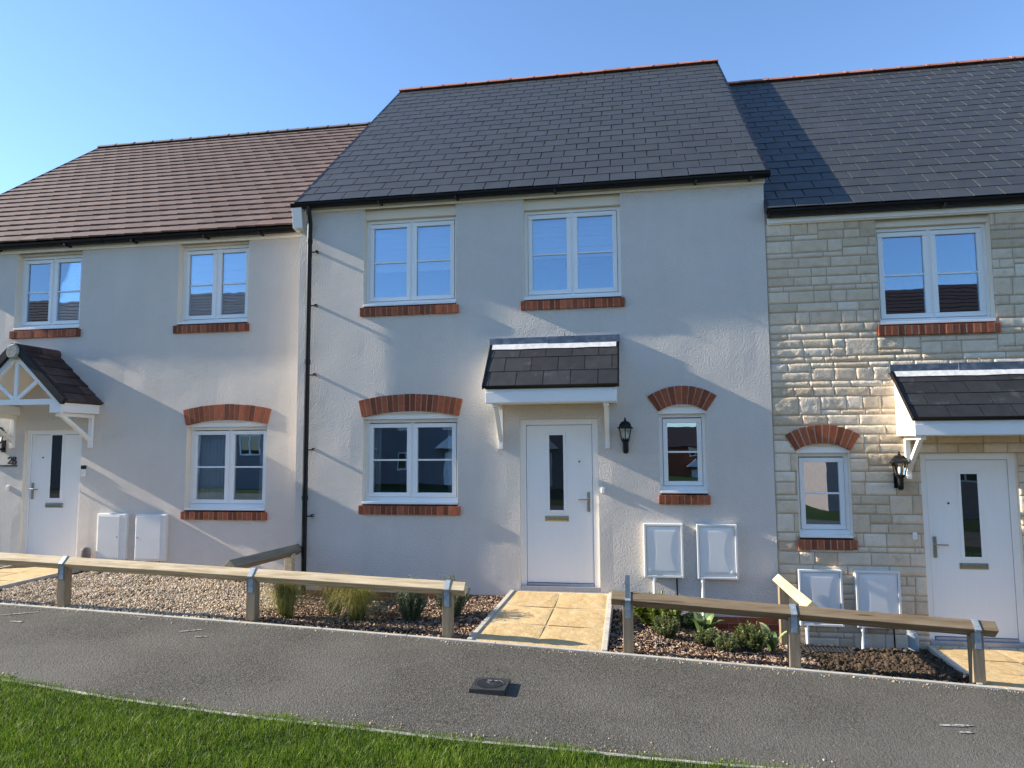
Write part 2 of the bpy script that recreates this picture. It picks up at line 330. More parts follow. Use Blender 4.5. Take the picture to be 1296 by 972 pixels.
def lin(a, b, n): return [a + (b - a) * i / (n - 1) for i in range(n)]
def ground_z(x, y):
    if y < -1.9: return ze(x) - 0.12 + 0.025 * (max(y, -30) + 1.87)
    return ze(x) - 0.75
ys_g = [-400, -150, -60, -30, -25, -20, -15, -10, -6, -4, -2.2, -1.95, -1.75, -1, 0, 5, 12, 40, 150, 400]
sheet('ground', [-400, -150, -60, -30, -20, -14, -10, -7, -4, -2, 0, 2, 4, 7, 10, 14, 20, 30, 60, 150, 400], lambda x: ys_g, ground_z, MAT['turf'])
sheet('pavement', lin(-30, 30, 181), lambda x: lin(gy(x) - 0.03, -1.885, 12), lambda x, y: pz(x, y) + 0.003 * noise.noise((x * 1.3, y * 1.3, 0)), MAT['asphalt'])
sheet('road', lin(-60, 60, 61), lambda x: lin(-19, -11.5, 8), lambda x, y: pz(x, y) - 0.06, MAT['asphalt'])
def strip(name, xs, y_of, w, top, h, mat):
    mb = MB()
    for a, b in zip(xs, xs[1:]):
        b2 = b - 0.006
        ya, yb = y_of(a), y_of(b2); za, zb = top(a, ya), top(b2, yb)
        mb.hexa([(a, ya, za - h), (b2, yb, zb - h), (b2, yb + w, zb - h), (a, ya + w, za - h), (a, ya, za), (b2, yb, zb), (b2, yb + w, zb), (a, ya + w, za)])
    o = mb.build(name, mat, None, bevel=0.004); return tag(o, kind='structure')
strip('kerb', lin(-15, 15, 34), lambda x: -1.905, 0.05, lambda x, y: pz(x, y) + 0.014, 0.12, MAT['kerb'])
strip('kerb', lin(-15, 15, 61), lambda x: gy(x) - 0.036, 0.036, lambda x, y: pz(x, y) + 0.008, 0.1, MAT['kerb'])
sheet('lawn', lin(-26, 26, 157), lambda x: lin(-11.4, gy(x) - 0.045, 14), lambda x, y: pz(x, y) + 0.004 + 0.012 * noise.noise((x * 1.1, y * 1.1, 7)), MAT['turf'])
sheet('soil', lin(-8.3, 9.0, 140), lambda x: lin(-1.86, 0.50, 24), bed_z, MAT['soil'])

# ------------------------------------------------------------------ houses
def front_wall(mb, x0, x1, z0, z1, y, openings, amp=0.0075, step=0.16, seed=0.0, reveal=0.16):
    xs = {x0, x1}; zs = {z0, z1}
    for a, b, c, d in openings: xs |= {a, b}; zs |= {c, d}
    def fill(s):
        s = sorted(s); out = []
        for a, b in zip(s, s[1:]):
            n = max(1, int(round((b - a) / step)))
            out += [a + (b - a) * i / n for i in range(n)]
        return out + [s[-1]]
    xs = fill(xs); zs = fill(zs)
    idx = {}
    def vid(i, j):
        if (i, j) not in idx:
            x, z = xs[i], zs[j]
            near = min([1.0] + [max(max(a - x, x - b, 0), max(c - z, z - d, 0)) for a, b, c, d in openings] + [x - x0, x1 - x])
            k = min(1.0, near / 0.18)
            dy = amp * k * (noise.noise((x * 0.9 + seed, z * 1.1, 0)) + 0.6 * noise.noise((x * 2.3 + seed, z * 2.3, 5)))
            idx[(i, j)] = len(mb.v); mb.v.append((x, y + dy, z))
        return idx[(i, j)]
    for i in range(len(xs) - 1):
        for j in range(len(zs) - 1):
            cx, cz = (xs[i] + xs[i + 1]) / 2, (zs[j] + zs[j + 1]) / 2
            if any(a < cx < b and c < cz < d for a, b, c, d in openings): continue
            mb.f.append((vid(i, j), vid(i + 1, j), vid(i + 1, j + 1), vid(i, j + 1))); mb.t.append(0.5)

def reveals(mb, y, openings, depth=0.16):
    for a, b, c, d in openings:
        mb.poly([(a, y, c), (a, y, d), (a, y + depth, d), (a, y + depth, c)])
        mb.poly([(b, y, c), (b, y + depth, c), (b, y + depth, d), (b, y, d)])
        mb.poly([(a, y, d), (b, y, d), (b, y + depth, d), (a, y + depth, d)])
        mb.poly([(a, y, c), (a, y + depth, c), (b, y + depth, c), (b, y, c)])

def shell(mb, x0, x1, y, yb, z0, zt_f, yr, zr, floor2):
    """side gables, rear wall and the floor between the storeys"""
    for x, rev in ((x0, False), (x1, True)):
        p = [(x, y, z0), (x, y, zt_f), (x, yr, zr), (x, yb, zt_f), (x, yb, z0)]
        mb.poly(p if not rev else p[::-1])
    mb.poly([(x0, yb, z0), (x0, yb, zt_f), (x1, yb, zt_f), (x1, yb, z0)])
    mb.box(x0 + 0.02, x1 - 0.02, y + 0.18, y + 4.2, floor2 - 0.12, floor2 + 0.12)
    mb.box(x0 + 0.02, x1 - 0.02, y + 4.2, y + 4.3, z0 + 0.02, zt_f)
    mb.poly([(x0, y + .02, z0 + 0.3), (x1, y + .02, z0 + 0.3), (x1, yb, z0 + 0.3), (x0, yb, z0 + 0.3)])

def slates(mb, x0, x1, Ye, z_e, Yr, z_r, gauge, width, th, gap, rnd, jitter=0.002, dx=0.0, roll=0.0, edge=False):
    L = math.hypot(Yr - Ye, z_r - z_e); v = Vector((0, (Yr - Ye) / L, (z_r - z_e) / L)); n = Vector((0, -v.z, v.y))
    O = Vector((0, Ye, z_e)); nc = int(math.ceil(L / gauge)); gauge = L / nc
    for i in range(nc):
        off = (width / 2 if i % 2 else 0.0) + dx
        s0 = i * gauge; s1 = min(L, s0 + gauge * 1.3)
        k = int((x1 - x0) / width) + 2
        for j in range(-1, k):
            a = x0 + j * width + off; b = a + width - gap
            a = max(a, x0); b = min(b, x1)
            if b - a < 0.03: continue
            t = rnd.random() * .9; jz = rnd.uniform(-jitter, jitter); js = rnd.uniform(-0.003, 0.003)
            top = th * 0.85
            def P(x, s, h): return O + v * s + n * h + Vector((x, 0, 0))
            mb.hexa([P(a, s0 + js, th + jz), P(b, s0 + js, th + jz - roll), P(b, s1, -th * 0.3), P(a, s1, -th * 0.3),
                     P(a, s0 + js, 2 * th + jz), P(b, s0 + js, 2 * th + jz - roll), P(b, s1, th * 0.55), P(a, s1, th * 0.55)], t)
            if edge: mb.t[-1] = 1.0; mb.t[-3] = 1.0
    return v, n, L

def roof(parent, x0, x1, Ye, z_e, Yr, z_r, mat, ridge_mat, gauge, width, th, gap, seed, roll=0.0):
    rnd = random.Random(seed); mb = MB()
    slates(mb, x0, x1, Ye, z_e, Yr, z_r, gauge, width, th, gap, rnd, roll=roll, edge=(mat is MAT['slate']))
    d = 0.03; Yb = 2 * Yr - Ye
    # decking, front and rear
    mb.prism([(Ye + 0.05, z_e - d + 0.04), (Yr, z_r - d), (Yb, z_e - d), (Yb, z_e - d - 0.08), (Yr, z_r - d - 0.09), (Ye + 0.05, z_e - d - 0.05)], 'x', x0 + 0.012, x1 - 0.012, 0.3)
    mb.prism([(Yr, z_r + th), (Yb, z_e + th), (Yb, z_e - d + 0.004), (Yr, z_r - d + 0.004)], 'x', x0, x1, 0.4)
    r = mb.build('roof', mat, parent)
    # ridge tiles
    rb = MB(); x = x0 - 0.02
    while x < x1 + 0.02:
        b = min(x + 0.44, x1 + 0.02); t = rnd.random(); prof = []
        for q in range(7):
            a = math.pi * (0.08 + 0.84 * q / 6); rr = 0.088 + rnd.uniform(-0.003, 0.003)
            prof.append((Yr - rr * math.cos(a) * 1.15, z_r - 0.04 + th + rr * math.sin(a)))
        rb.prism(prof, 'x', x, b, t)
        if b < x1: rb.prism([(Yr + (yy - Yr) * 1.07, z_r - 0.02 + (zz - z_r + 0.02) * 1.1) for yy, zz in prof], 'x', b - 0.018, b + 0.018, t)
        x += 0.452
    rb.build('ridge_tiles', ridge_mat, r)
    # dark verge trims
    L = math.hypot(Yr - Ye, z_r - z_e); v = Vector((0, (Yr - Ye) / L, (z_r - z_e) / L)); n = Vector((0, -v.z, v.y))
    for x in (x0, x1):
        vb = MB()
        p0 = Vector((x, Ye, z_e)) + n * (th * 0.6); p1 = Vector((x, Yr, z_r)) + n * (th * 0.6)
        p0 = p0 + n * (th - 0.034); p1 = p1 + n * (th - 0.034); vb.bar(p0 - v * 0.01, p1, 0.045, 0.07, n)
        vb.build('verge_trim', MAT['black_plastic'], r)
    return r

def gutter(parent, x0, x1, yc, zc, r=0.056, brackets=(), unions=()):
    mb = MB(); prof = []
    for q in range(9):
        a = math.pi * q / 8; prof.append((yc - r * math.cos(a), zc - r * math.sin(a)))
    inner = [(yc + (p - yc) * 0.9, zc + (q - zc) * 0.9 + 0.001) for p, q in reversed(prof)]
    poly = prof + inner
    k = len(prof)
    # outer and inner skins as a strip so that the channel is open at the top
    mb.prism(poly, 'x', x0, x1)
    for x in unions: mb.prism([(yc + (p - yc) * 1.14, zc + (q - zc) * 1.14) for p, q in prof], 'x', x - 0.05, x + 0.05)
    for x in (x0, x1): mb.prism(prof, 'x', x - 0.006, x + 0.006)
    g = mb.build('gutter', MAT['black_plastic'], parent)
    if brackets:
        for x in brackets:
            b = MB()
            b.box(x - 0.014, x + 0.014, yc - r - 0.006, yc + r + 0.03, zc - r - 0.016, zc - r + 0.012)
            b.build('bracket', MAT['black_plastic'], g)
    return g

def brick_row(mb, x0, x1, y0, y1, z0, z1, rnd, w=0.075, gap=0.012):
    n = max(1, int(round((x1 - x0 + gap) / w))); w = (x1 - x0 + gap) / n
    for i in range(n):
        a = x0 + i * w; j = rnd.uniform(-0.002, 0.002)
        mb.box(a, a + w - gap, y0 + j, y1, z0 + rnd.uniform(-.001, .001), z1 + rnd.uniform(-.001, .001), rnd.random())

def arch_geo(x0, x1, zs, rise):
    w = (x1 - x0) / 2; Rr = (w * w + rise * rise) / (2 * rise); cx = (x0 + x1) / 2; cz = zs + rise - Rr
    return cx, cz, Rr, math.asin(w / Rr)

def brick_arch(parent, x0, x1, zs, rise, y, th, rnd, mortar):
    cx, cz, Rr, ha = arch_geo(x0, x1, zs, rise); ha *= 1.02
    n = int(round(2 * ha * (Rr + th * 0.5) / 0.078)); da = 2 * ha / n; mb = MB(); bm = MB()
    g = 0.0062 / (Rr + th / 2)
    for i in range(n):
        a0 = -ha + i * da + g; a1 = -ha + (i + 1) * da - g; j = rnd.uniform(-0.002, 0.002)
        pts = [(cx + r * math.sin(a), cz + r * math.cos(a)) for r, a in ((Rr, a0), (Rr, a1), (Rr + th + j, a1), (Rr + th + j, a0))]
        mb.prism(pts, 'y', y - 0.012 + rnd.uniform(-.0015, .0015), y + 0.1, rnd.random())
    m = 24; lo = [(cx + (Rr + .003) * math.sin(-ha + 2 * ha * i / m), cz + (Rr + .003) * math.cos(-ha + 2 * ha * i / m)) for i in range(m + 1)]
    hi = [(cx + (Rr + th - .004) * math.sin(-ha + 2 * ha * i / m), cz + (Rr + th - .004) * math.cos(-ha + 2 * ha * i / m)) for i in range(m + 1)]
    bm.prism(lo + hi[::-1], 'y', y - 0.0095, y + 0.09)
    a = mb.build('brick_arch', MAT['brick'], parent, bevel=0.002)
    bm.build('mortar', mortar, parent)
    return a

def window(house, x0, x1, zb, zt, y, n=2, arch=None, head=None, d=0.11, blind=None, rnd=rng, mortar=None, sill=0.035, curtain=None):
    """opening x0..x1; frame foot zb, frame head zt; wall face at y"""
    yf = y + d; fw = 0.045
    m = MB()
    m.box(x0, x1, yf, yf + 0.06, zb, zb + fw + 0.012); m.box(x0, x1, yf, yf + 0.06, zt - fw, zt)
    m.box(x0, x0 + fw, yf + .0005, yf + 0.06, zb + fw + 0.012, zt - fw); m.box(x1 - fw, x1, yf + .0005, yf + 0.06, zb + fw + 0.012, zt - fw)
    xm = (x0 + x1) / 2
    if n == 2: m.box(xm - 0.02, xm + 0.02, yf + .0005, yf + 0.06, zb + fw + 0.012, zt - fw)
    w = m.build('window', MAT['upvc'], house, bevel=0.004)
    spans = [(x0 + fw + .004, x1 - fw - .004)] if n == 1 else [(x0 + fw + .004, xm - 0.016), (xm + 0.016, x1 - fw - .004)]
    g = MB(); s_w = 0.055
    for a, b in spans:
        s = MB(); c0, c1 = zb + fw + 0.016, zt - fw - 0.012; ys = yf - 0.012
        s.box(a, b, ys, ys + 0.05, c0, c0 + s_w); s.box(a, b, ys, ys + 0.05, c1 - s_w, c1)
        s.box(a, a + s_w, ys + .0005, ys + 0.05, c0 + s_w, c1 - s_w); s.box(b - s_w, b, ys + .0005, ys + 0.05, c0 + s_w, c1 - s_w)
        zm = (c0 + c1) / 2
        s.box(a + s_w, b - s_w, ys + 0.014, ys + 0.044, zm - 0.011, zm + 0.011)
        s.build('sash', MAT['upvc'], w, bevel=0.005)
        ti = rnd.uniform(-0.0006, 0.0006); tj = rnd.uniform(-0.0006, 0.0006)   # no two panes hang exactly alike
        yg = ys + 0.03
        g.hexa([(a + .04, yg - tj, c0 + .04), (b - .04, yg - tj + ti, c0 + .04), (b - .04, yg + .006 - tj + ti, c0 + .04), (a + .04, yg + .006 - tj, c0 + .04),
                (a + .04, yg + tj, c1 - .04), (b - .04, yg + tj + ti, c1 - .04), (b - .04, yg + .006 + tj + ti, c1 - .04), (a + .04, yg + .006 + tj, c1 - .04)])
    g.build('pane', MAT['glass'], w)
    sb = MB(); sb.box(x0 + .004, x1 - .004, y - 0.012, yf + 0.03, zb - 0.026, zb + 0.004); sb.build('sill', MAT['upvc'], w, bevel=0.004)
    rv = MB(); reveals(rv, y, [(x0, x1, zb - .05, head if head else zt + .07 + (arch[0] - .07 if arch else 0))]); rv.build('reveal', MAT['reveal'], w)
    bs = MB(); brick_row(bs, x0 - sill, x1 + sill, y - 0.035, y + 0.06, zb - 0.158, zb - 0.045, rnd); bs.build('brick_sill', MAT['brick'], w, bevel=0.002)
    bb = MB(); bb.box(x0 - sill + .004, x1 + sill - .004, y - 0.0325, y + 0.05, zb - 0.155, zb - 0.048); bb.build('mortar', mortar or MAT['brick_mortar'], w)
    if arch:
        rise, th = arch
        brick_arch(w, x0 - 0.005, x1 + 0.005, zt + 0.03, rise, y, th, rnd, mortar or MAT['brick_mortar'])
        cx, cz, Rr, ha = arch_geo(x0, x1, zt + 0.03, rise); k = 16
        pts = [(x0, zt + 0.001), (x1, zt + 0.001)] + [(cx + Rr * math.sin(ha - 2 * ha * i / k), cz + Rr * math.cos(ha - 2 * ha * i / k)) for i in range(k + 1)]
        ap = MB(); ap.prism(pts, 'y', y + 0.035, y + 0.15); ap.build('arch_panel', MAT['upvc'], w)
    if head:
        hp = MB(); hp.box(x0, x1, y + 0.05, y + 0.16, zt + 0.002, head + 0.02); hp.build('head_panel', MAT['reveal'], w)
    if blind:
        b = MB()
        for a, c in spans:
            zz = zb + (zt - zb) * blind; k = 9
            for i in range(k):
                za = zz + (zt - zz) * i / k; zc = zz + (zt - zz) * (i + 1) / k - 0.004
                b.box(a + 0.01, c - 0.01, yf + 0.066 + 0.004 * (i % 2), yf + 0.078 + 0.004 * (i % 2), za, zc)
        b.build('blind', MAT['blind'], w)
    if curtain:
        for ca, cb in curtain:
            c = MB(); k = int((cb - ca) / 0.012)
            P = [(x0 + ca + (cb - ca) * i / k, yf + 0.13 + 0.014 * math.sin(i * 1.35) + 0.006 * math.sin(i * .5)) for i in range(k + 1)]
            for (xa, ya), (xb, yb) in zip(P, P[1:]): c.poly([(xa, ya, zb + .02), (xb, yb, zb + .02), (xb, yb, zt), (xa, ya, zt)])
            cu = c.build('curtain', MAT['blind'], w, smooth=True); m2 = cu.modifiers.new('Solidify', 'SOLIDIFY'); m2.thickness = 0.003
    return w

def door(house, x0, x1, z0, z1, y, d, handle_right, lb_mat, lb_open=False, glass=None):
    yf = y + d; fw = 0.075
    f = MB(); f.box(x0, x0 + fw, yf, yf + 0.07, z0 + .005, z1); f.box(x1 - fw, x1, yf, yf + 0.07, z0 + .005, z1); f.box(x0 + fw, x1 - fw, yf + .0005, yf + 0.07, z1 - fw, z1)
    leaf = MB(); a, b = x0 + fw + 0.005, x1 - fw - 0.005; zl, zh = z0 + 0.06, z1 - fw - 0.005
    leaf.box(a, b, yf + 0.012, yf + 0.056, zl, zh)
    o = leaf.build('door', MAT['door'], house, bevel=0.003)
    f.build('door_frame', MAT['upvc'], o, bevel=0.004)
    rv = MB(); reveals(rv, y, [(x0, x1, z0 - .03, z1)]); rv.build('reveal', MAT['reveal'], o)
    t = MB(); t.box(x0 + 0.005, x1 - 0.005, yf - 0.05, yf + 0.07, z0 - 0.03, z0 + 0.022); t.box(a, b, yf - 0.012, yf + 0.05, z0 + 0.022, z0 + 0.055)
    t.build('threshold', MAT['grey_frame'], o, bevel=0.004)
    xm = (a + b) / 2 - 0.035 if handle_right else (a + b) / 2 + 0.02
    gz0, gz1 = (z0 + 0.955, z0 + 1.895) if glass is None else glass
    gf = MB(); w = 0.088
    for p in ((xm - w - .035, xm - w, gz0 - .035, gz1 + .035), (xm + w, xm + w + .035, gz0 - .035, gz1 + .035)): gf.box(p[0], p[1], yf + 0.001, yf + 0.02, p[2], p[3])
    for p in ((gz0 - .035, gz0), (gz1, gz1 + .035)): gf.box(xm - w, xm + w, yf + 0.0015, yf + 0.02, p[0], p[1])
    gf.build('glass_frame', MAT['upvc'], o, bevel=0.006)
    gp = MB(); gp.box(xm - w, xm + w, yf + 0.008, yf + 0.016, gz0, gz1); gp.build('glass_panel', MAT['door_glass'], o)
    lb = MB(); lz = gz0 - 0.105
    lb.box(xm - 0.15, xm + 0.15, yf + 0.002, yf + 0.014, lz - 0.035, lz + 0.035)
    lb.box(xm - 0.135, xm + 0.135, yf - 0.004, yf + 0.003, lz - 0.023, lz + 0.023)
    lb.build('letterbox', lb_mat, o, bevel=0.003)
    hx = b - 0.05 if handle_right else a + 0.05; sgn = -1 if handle_right else 1; hz = z0 + 1.06
    h = MB(); h.box(hx - 0.018, hx + 0.018, yf, yf + 0.013, hz - 0.12, hz + 0.12)
    h.tube([(hx, yf + 0.01, hz + 0.03), (hx, yf - 0.045, hz + 0.03)], 0.011, 10)
    h.tube([(hx - sgn * 0.008, yf - 0.045, hz + 0.03), (hx + sgn * 0.06, yf - 0.048, hz + 0.03), (hx + sgn * 0.125, yf - 0.04, hz + 0.028)], 0.010, 10)
    h.tube([(hx, yf + 0.008, hz - 0.06), (hx, yf - 0.012, hz - 0.06)], 0.014, 12)
    h.build('handle', MAT['chrome'], o, smooth=False)
    s = MB(); sx = xm + 0.29 if handle_right else xm - 0.23
    s.tube([(sx, yf + 0.013, z0 + 1.56), (sx, yf + 0.003, z0 + 1.56)], 0.011, 10); s.build('spyhole', MAT['cover'], o)
    return o

def gallows(parent, x, y, zt, proj, h, w=0.055):
    """timber-look bracket: wall leg, head and brace"""
    m = MB()
    m.box(x - w / 2, x + w / 2, y - 0.045, y + 0.0, zt - h, zt - 0.05)
    m.box(x - w / 2 - .002, x + w / 2 + .002, y - proj, y + 0.002, zt - 0.05, zt)
    m.bar((x, y - 0.03, zt - h + 0.11), (x, y - proj + 0.07, zt - 0.03), w - 0.008, 0.05, (0, 0, 1))
    m.bar((x, y - 0.048, zt - h + 0.04), (x, y - 0.052, zt - h + 0.04), 0.018, 0.018)
    return m.build('bracket', MAT['upvc'], parent, bevel=0.004)

def lean_canopy(house, x0, x1, y, z_wall, z_eave, proj, fascia_h, brk_drop, seed):
    rnd = random.Random(seed)
    ye = y - proj
    b = MB()
    # boxed eaves and cheeks
    b.box(x0 + 0.035, x1 - 0.035, ye + 0.05, ye + 0.075, z_eave - fascia_h - 0.01, z_eave - 0.012)
    b.box(x0 + 0.028, x1 - 0.028, ye + 0.035, ye + 0.05, z_eave - fascia_h, z_eave - 0.07)
    for x in (x0 + 0.03, x1 - 0.055):
        b.prism([(ye + 0.045, z_eave - fascia_h - 0.004), (y + 0.0, z_eave - fascia_h - 0.004), (y + 0.0, z_wall - 0.05), (ye + 0.045, z_eave - 0.02)], 'x', x, x + 0.025)
    b.box(x0 + 0.056, x1 - 0.056, ye + 0.076, y, z_eave - fascia_h, z_eave - fascia_h + 0.02)
    c = b.build('porch_canopy', MAT['upvc'], house, bevel=0.003)
    s = MB()
    slates(s, x0 + 0.012, x1 - 0.012, ye, z_eave, y - 0.005, z_wall, 0.262, 0.33, 0.006, 0.008, rnd, 0.0015, dx=rnd.uniform(0, .1))
    s.prism([(ye + 0.03, z_eave - 0.005), (y, z_wall - 0.02), (y, z_wall - 0.05), (ye + 0.03, z_eave - 0.03)], 'x', x0 + 0.02, x1 - 0.02, 0.3)
    s.build('canopy_slates', MAT['slate_dark'], c)
    vt = MB()
    L = math.hypot(proj, z_wall - z_eave); v = Vector((0, proj / L, (z_wall - z_eave) / L)); n = Vector((0, -v.z, v.y))
    for x in (x0 + 0.004, x1 - 0.004):
        vt.bar(Vector((x, ye, z_eave)) - v * 0.02, Vector((x, y, z_wall)) - v * 0.02, 0.02, 0.05, n)
    vt.bar(Vector((x0, ye, z_eave)) - v * 0.004, Vector((x1, ye, z_eave)) - v * 0.004, 0.012, 0.03, n)
    vt.build('edge_trim', MAT['black_plastic'], c)
    # lead flashing: apron dressed over the slates and upstand on the wall
    ap = MB(); k = 18
    def S(x, s, h): return Vector((x, y, z_wall)) - v * s + n * h
    for i in range(k):
        a = x0 + 0.03 + (x1 - x0 - 0.06) * i / k; e = x0 + 0.03 + (x1 - x0 - 0.06) * (i + 1) / k
        la, le = (0.115 + 0.012 * noise.noise((a * 3, seed, 0)) for a in (a, e))
        ap.poly([S(a, la, 0.021), S(e, le, 0.021), S(e, 0.0, 0.024), S(a, 0.0, 0.024)])
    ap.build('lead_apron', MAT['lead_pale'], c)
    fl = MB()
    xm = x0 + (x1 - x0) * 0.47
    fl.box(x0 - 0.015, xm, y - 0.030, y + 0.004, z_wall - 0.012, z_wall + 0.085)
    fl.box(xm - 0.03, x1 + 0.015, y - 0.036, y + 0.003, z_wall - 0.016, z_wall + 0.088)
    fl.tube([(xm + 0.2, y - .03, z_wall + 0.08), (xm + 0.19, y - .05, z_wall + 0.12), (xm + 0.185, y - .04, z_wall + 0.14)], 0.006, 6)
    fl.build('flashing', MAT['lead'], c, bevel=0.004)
    for x in (x0 + 0.13, x1 - 0.16):
        gallows(c, x, y, z_eave - fascia_h, proj - 0.10, brk_drop)
    return c

# ---------------- middle house
MX0, MX1 = -3.54, 2.572
mid = thing('terraced_house', (-0.5, 0, -0.3), 'central pale grey rendered house with dark slate roof and white front door', 'house', 'terraced houses in the row')
W1 = (-2.615, -1.335, 3.66, 4.84); W2 = (-0.435, 0.815, 3.66, 4.84); W3 = (-2.60, -1.31, 1.045, 2.125); W4 = (1.235, 1.80, 1.2, 2.145)
MD = (-0.505, 0.485, 0.0, 2.10)
ops = [(W1[0], W1[1], W1[2] - .05, 4.985), (W2[0], W2[1], W2[2] - .05, 4.985), (W3[0], W3[1], W3[2] - .05, W3[3] + .07), (W4[0], W4[1], W4[2] - .05, W4[3] + .088), (MD[0], MD[1], -0.03, 2.10)]
mb = MB(); front_wall(mb, MX0, MX1, -0.62, 5.2, 0, ops, seed=11.0)
shell(mb, MX0, MX1, 0, 8.4, -0.62, 5.13, 4.2, 8.78, 2.55)
mw = mb.build('wall', MAT['render_mid'], mid)
mr = random.Random(21)
window(mid, *W1, 0, head=4.985, blind=0.40, rnd=mr)
window(mid, *W2, 0, head=4.985, blind=0.47, rnd=mr)
window(mid, *W3, 0, arch=(0.07, 0.225), rnd=mr, curtain=[(0.05, 0.17), (1.10, 1.24)])
window(mid, *W4, 0, n=1, arch=(0.088, 0.225), rnd=mr, sill=0.02)
door(mid, *MD, 0, 0.05, True, MAT['brass'])
lean_canopy(mid, -0.87, 0.765, 0, 3.06, 2.48, 0.53, 0.195, 0.56, 5)
roof(mid, -3.525, 2.598, -0.165, 5.075, 4.2, 8.857, MAT['slate'], MAT['ridge_red'], 0.272, 0.325, 0.0055, 0.012, 31)
mb = MB(); mb.box(-3.53, 2.585, -0.045, 0.06, 4.985, 5.10); mb.box(-3.53, 2.585, -0.030, 0.0, 4.972, 4.986); mb.build('fascia', MAT['fascia'], mid, bevel=0.003)
mb = MB(); mb.box(-3.55, 2.60, -0.105, -0.046, 5.03, 5.085); mb.build('eaves_board', MAT['black_plastic'], mid)
mb = MB(); mb.prism([(-0.15, 5.03), (-0.10, 4.74), (0.02, 4.72), (0.02, 5.03)], 'x', -3.60, -3.46); mb.build('box_end', MAT['fascia'], mid, bevel=0.003)
gutter(mid, -3.60, 2.625, -0.125, 5.062, brackets=(-2.35, -1.3, 0.0, 1.75, 2.4), unions=(-0.0 + 0.62, 2.2))
mb = MB()
mb.tube([(-3.36, -0.125, 5.02), (-3.36, -0.12, 4.93), (-3.36, -0.085, 4.80), (-3.36, -0.085, 4.70), (-3.36, -0.085, -0.28)], 0.034, 14)
for z in (4.55, 2.9, 1.1): mb.tube([(-3.36, -0.085, z - 0.03), (-3.36, -0.085, z + 0.03)], 0.041, 14)
dp = mb.build('downpipe', MAT['black_plastic'], mid, smooth=False)
for z in (4.40, 3.66, 2.72, 1.72, 0.85):
    mb = MB(); mb.box(-3.405, -3.27, -0.06, -0.048, z, z + 0.016); mb.box(-3.285, -3.262, -0.062, 0.0, z - .001, z + 0.008); mb.box(-3.285, -3.262, -0.062, 0.0, z + .022, z + 0.031); mb.box(-3.285, -3.27, -0.063, -.045, z + .002, z + 0.03)
    mb.build('pipe_clip', MAT['black_plastic'], dp)
def plinth_bricks(mb, x0, x1, z0, z1, y, rnd, proud=0.012):
    z = z1; i = 0
    while z > z0:
        x = x0 - (0.11 if i % 2 else 0)
        while x < x1:
            a = max(x, x0); b = min(x + 0.215, x1)
            if b - a > 0.02: mb.box(a, b, y - proud + rnd.uniform(-.001, .001), y + 0.05, z - 0.065, z, rnd.random())
            x += 0.225
        z -= 0.075; i += 1
def plinth(house, x0, x1, z0, z1, y, rnd):
    m = MB(); plinth_bricks(m, x0, x1, z0, z1, y, rnd); p = m.build('plinth', MAT['brick'], house, bevel=0.002)
    m = MB(); m.box(x0 + .01, x1 - .005, y - 0.006, y + 0.04, z0 - .1, z1 - .002); m.build('mortar', MAT['brick_mortar'], p)
plinth(mid, -3.53, -0.55, -0.45, -0.105, 0, mr); plinth(mid, 0.53, 2.565, -0.7, -0.275, 0, mr)

# ---------------- left house
LY = 0.45
def lq(x): return 0.923 + (x - 0.923) * 1.033
def lz(z): return 1.7625 + (z - 1.7625) * 1.033
def l2x(x): return 0.923 + (x - 0.923) * 1.0217
def l2z(z): return 1.7625 + (z - 1.7625) * 1.0217
lef = thing('terraced_house', (-7, LY, -0.1), 'rendered house with brown tiled roof and white gabled porch', 'house', 'terraced houses in the row')
LU1 = (lq(-8.16), lq(-7.055), lz(3.555), lz(4.66)); LU2 = (lq(-5.475), lq(-4.385), lz(3.545), lz(4.665)); LW = (lq(-5.26), lq(-4.05), lz(0.93), lz(2.055))
LU0 = (-10.0, -8.95, LU1[2], LU1[3]); LD = (lq(-7.87), lq(-6.92), 0.075, lz(2.045))
lhead = l2z(4.735)
ops = [(LU1[0], LU1[1], LU1[2] - .05, lhead), (LU2[0], LU2[1], LU2[2] - .05, lhead), (LW[0], LW[1], LW[2] - .05, LW[3] + .07), (LD[0], LD[1], LD[2] - .03, LD[3])]
mb = MB(); front_wall(mb, -10.66, -3.545, -0.4, 5.02, LY, ops, seed=3.0)
shell(mb, -10.66, -3.545, LY, 8.85, -0.4, 4.92, 4.65, 8.36, 2.5)
mb.build('wall', MAT['render_left'], lef)
lr = random.Random(22)
window(lef, *LU1, LY, head=lhead, blind=0.12, rnd=lr)
window(lef, *LU2, LY, head=lhead, blind=0.05, rnd=lr)
window(lef, *LW, LY, arch=(0.07, 0.225), rnd=lr, curtain=[(0.05, 0.50), (1.02, 1.18)])
door(lef, *LD, LY, 0.05, False, MAT['chrome'])
roof(lef, -10.66, -3.56, LY - 0.165, 4.91, 4.65, 8.425, MAT['tile'], MAT['ridge_grey'], 0.245, 0.30, 0.025, 0.005, 32, 0.008)
mb = MB(); mb.box(-10.64, -3.556, LY - 0.045, LY + 0.06, lhead, lhead + 0.12); mb.box(-10.64, -3.556, LY - 0.030, LY, lhead - 0.013, lhead + 0.001); mb.build('fascia', MAT['fascia'], lef, bevel=0.003)
mb = MB(); mb.box(-10.65, -3.556, LY - 0.105, LY - 0.046, lhead + 0.05, lhead + 0.105); mb.build('eaves_board', MAT['black_plastic'], lef)
gutter(lef, -10.68, -3.57, LY - 0.125, l2z(4.825), brackets=[l2x(q) for q in (-9.4, -8.5, -7.3, -6.2, -5.05, -4.2)], unions=(-5.0, -6.9))
plinth(lef, -6.95, -3.56, -0.35, 0.0, LY, lr); plinth(lef, -10.6, -8.16, -0.35, 0.03, LY, lr)
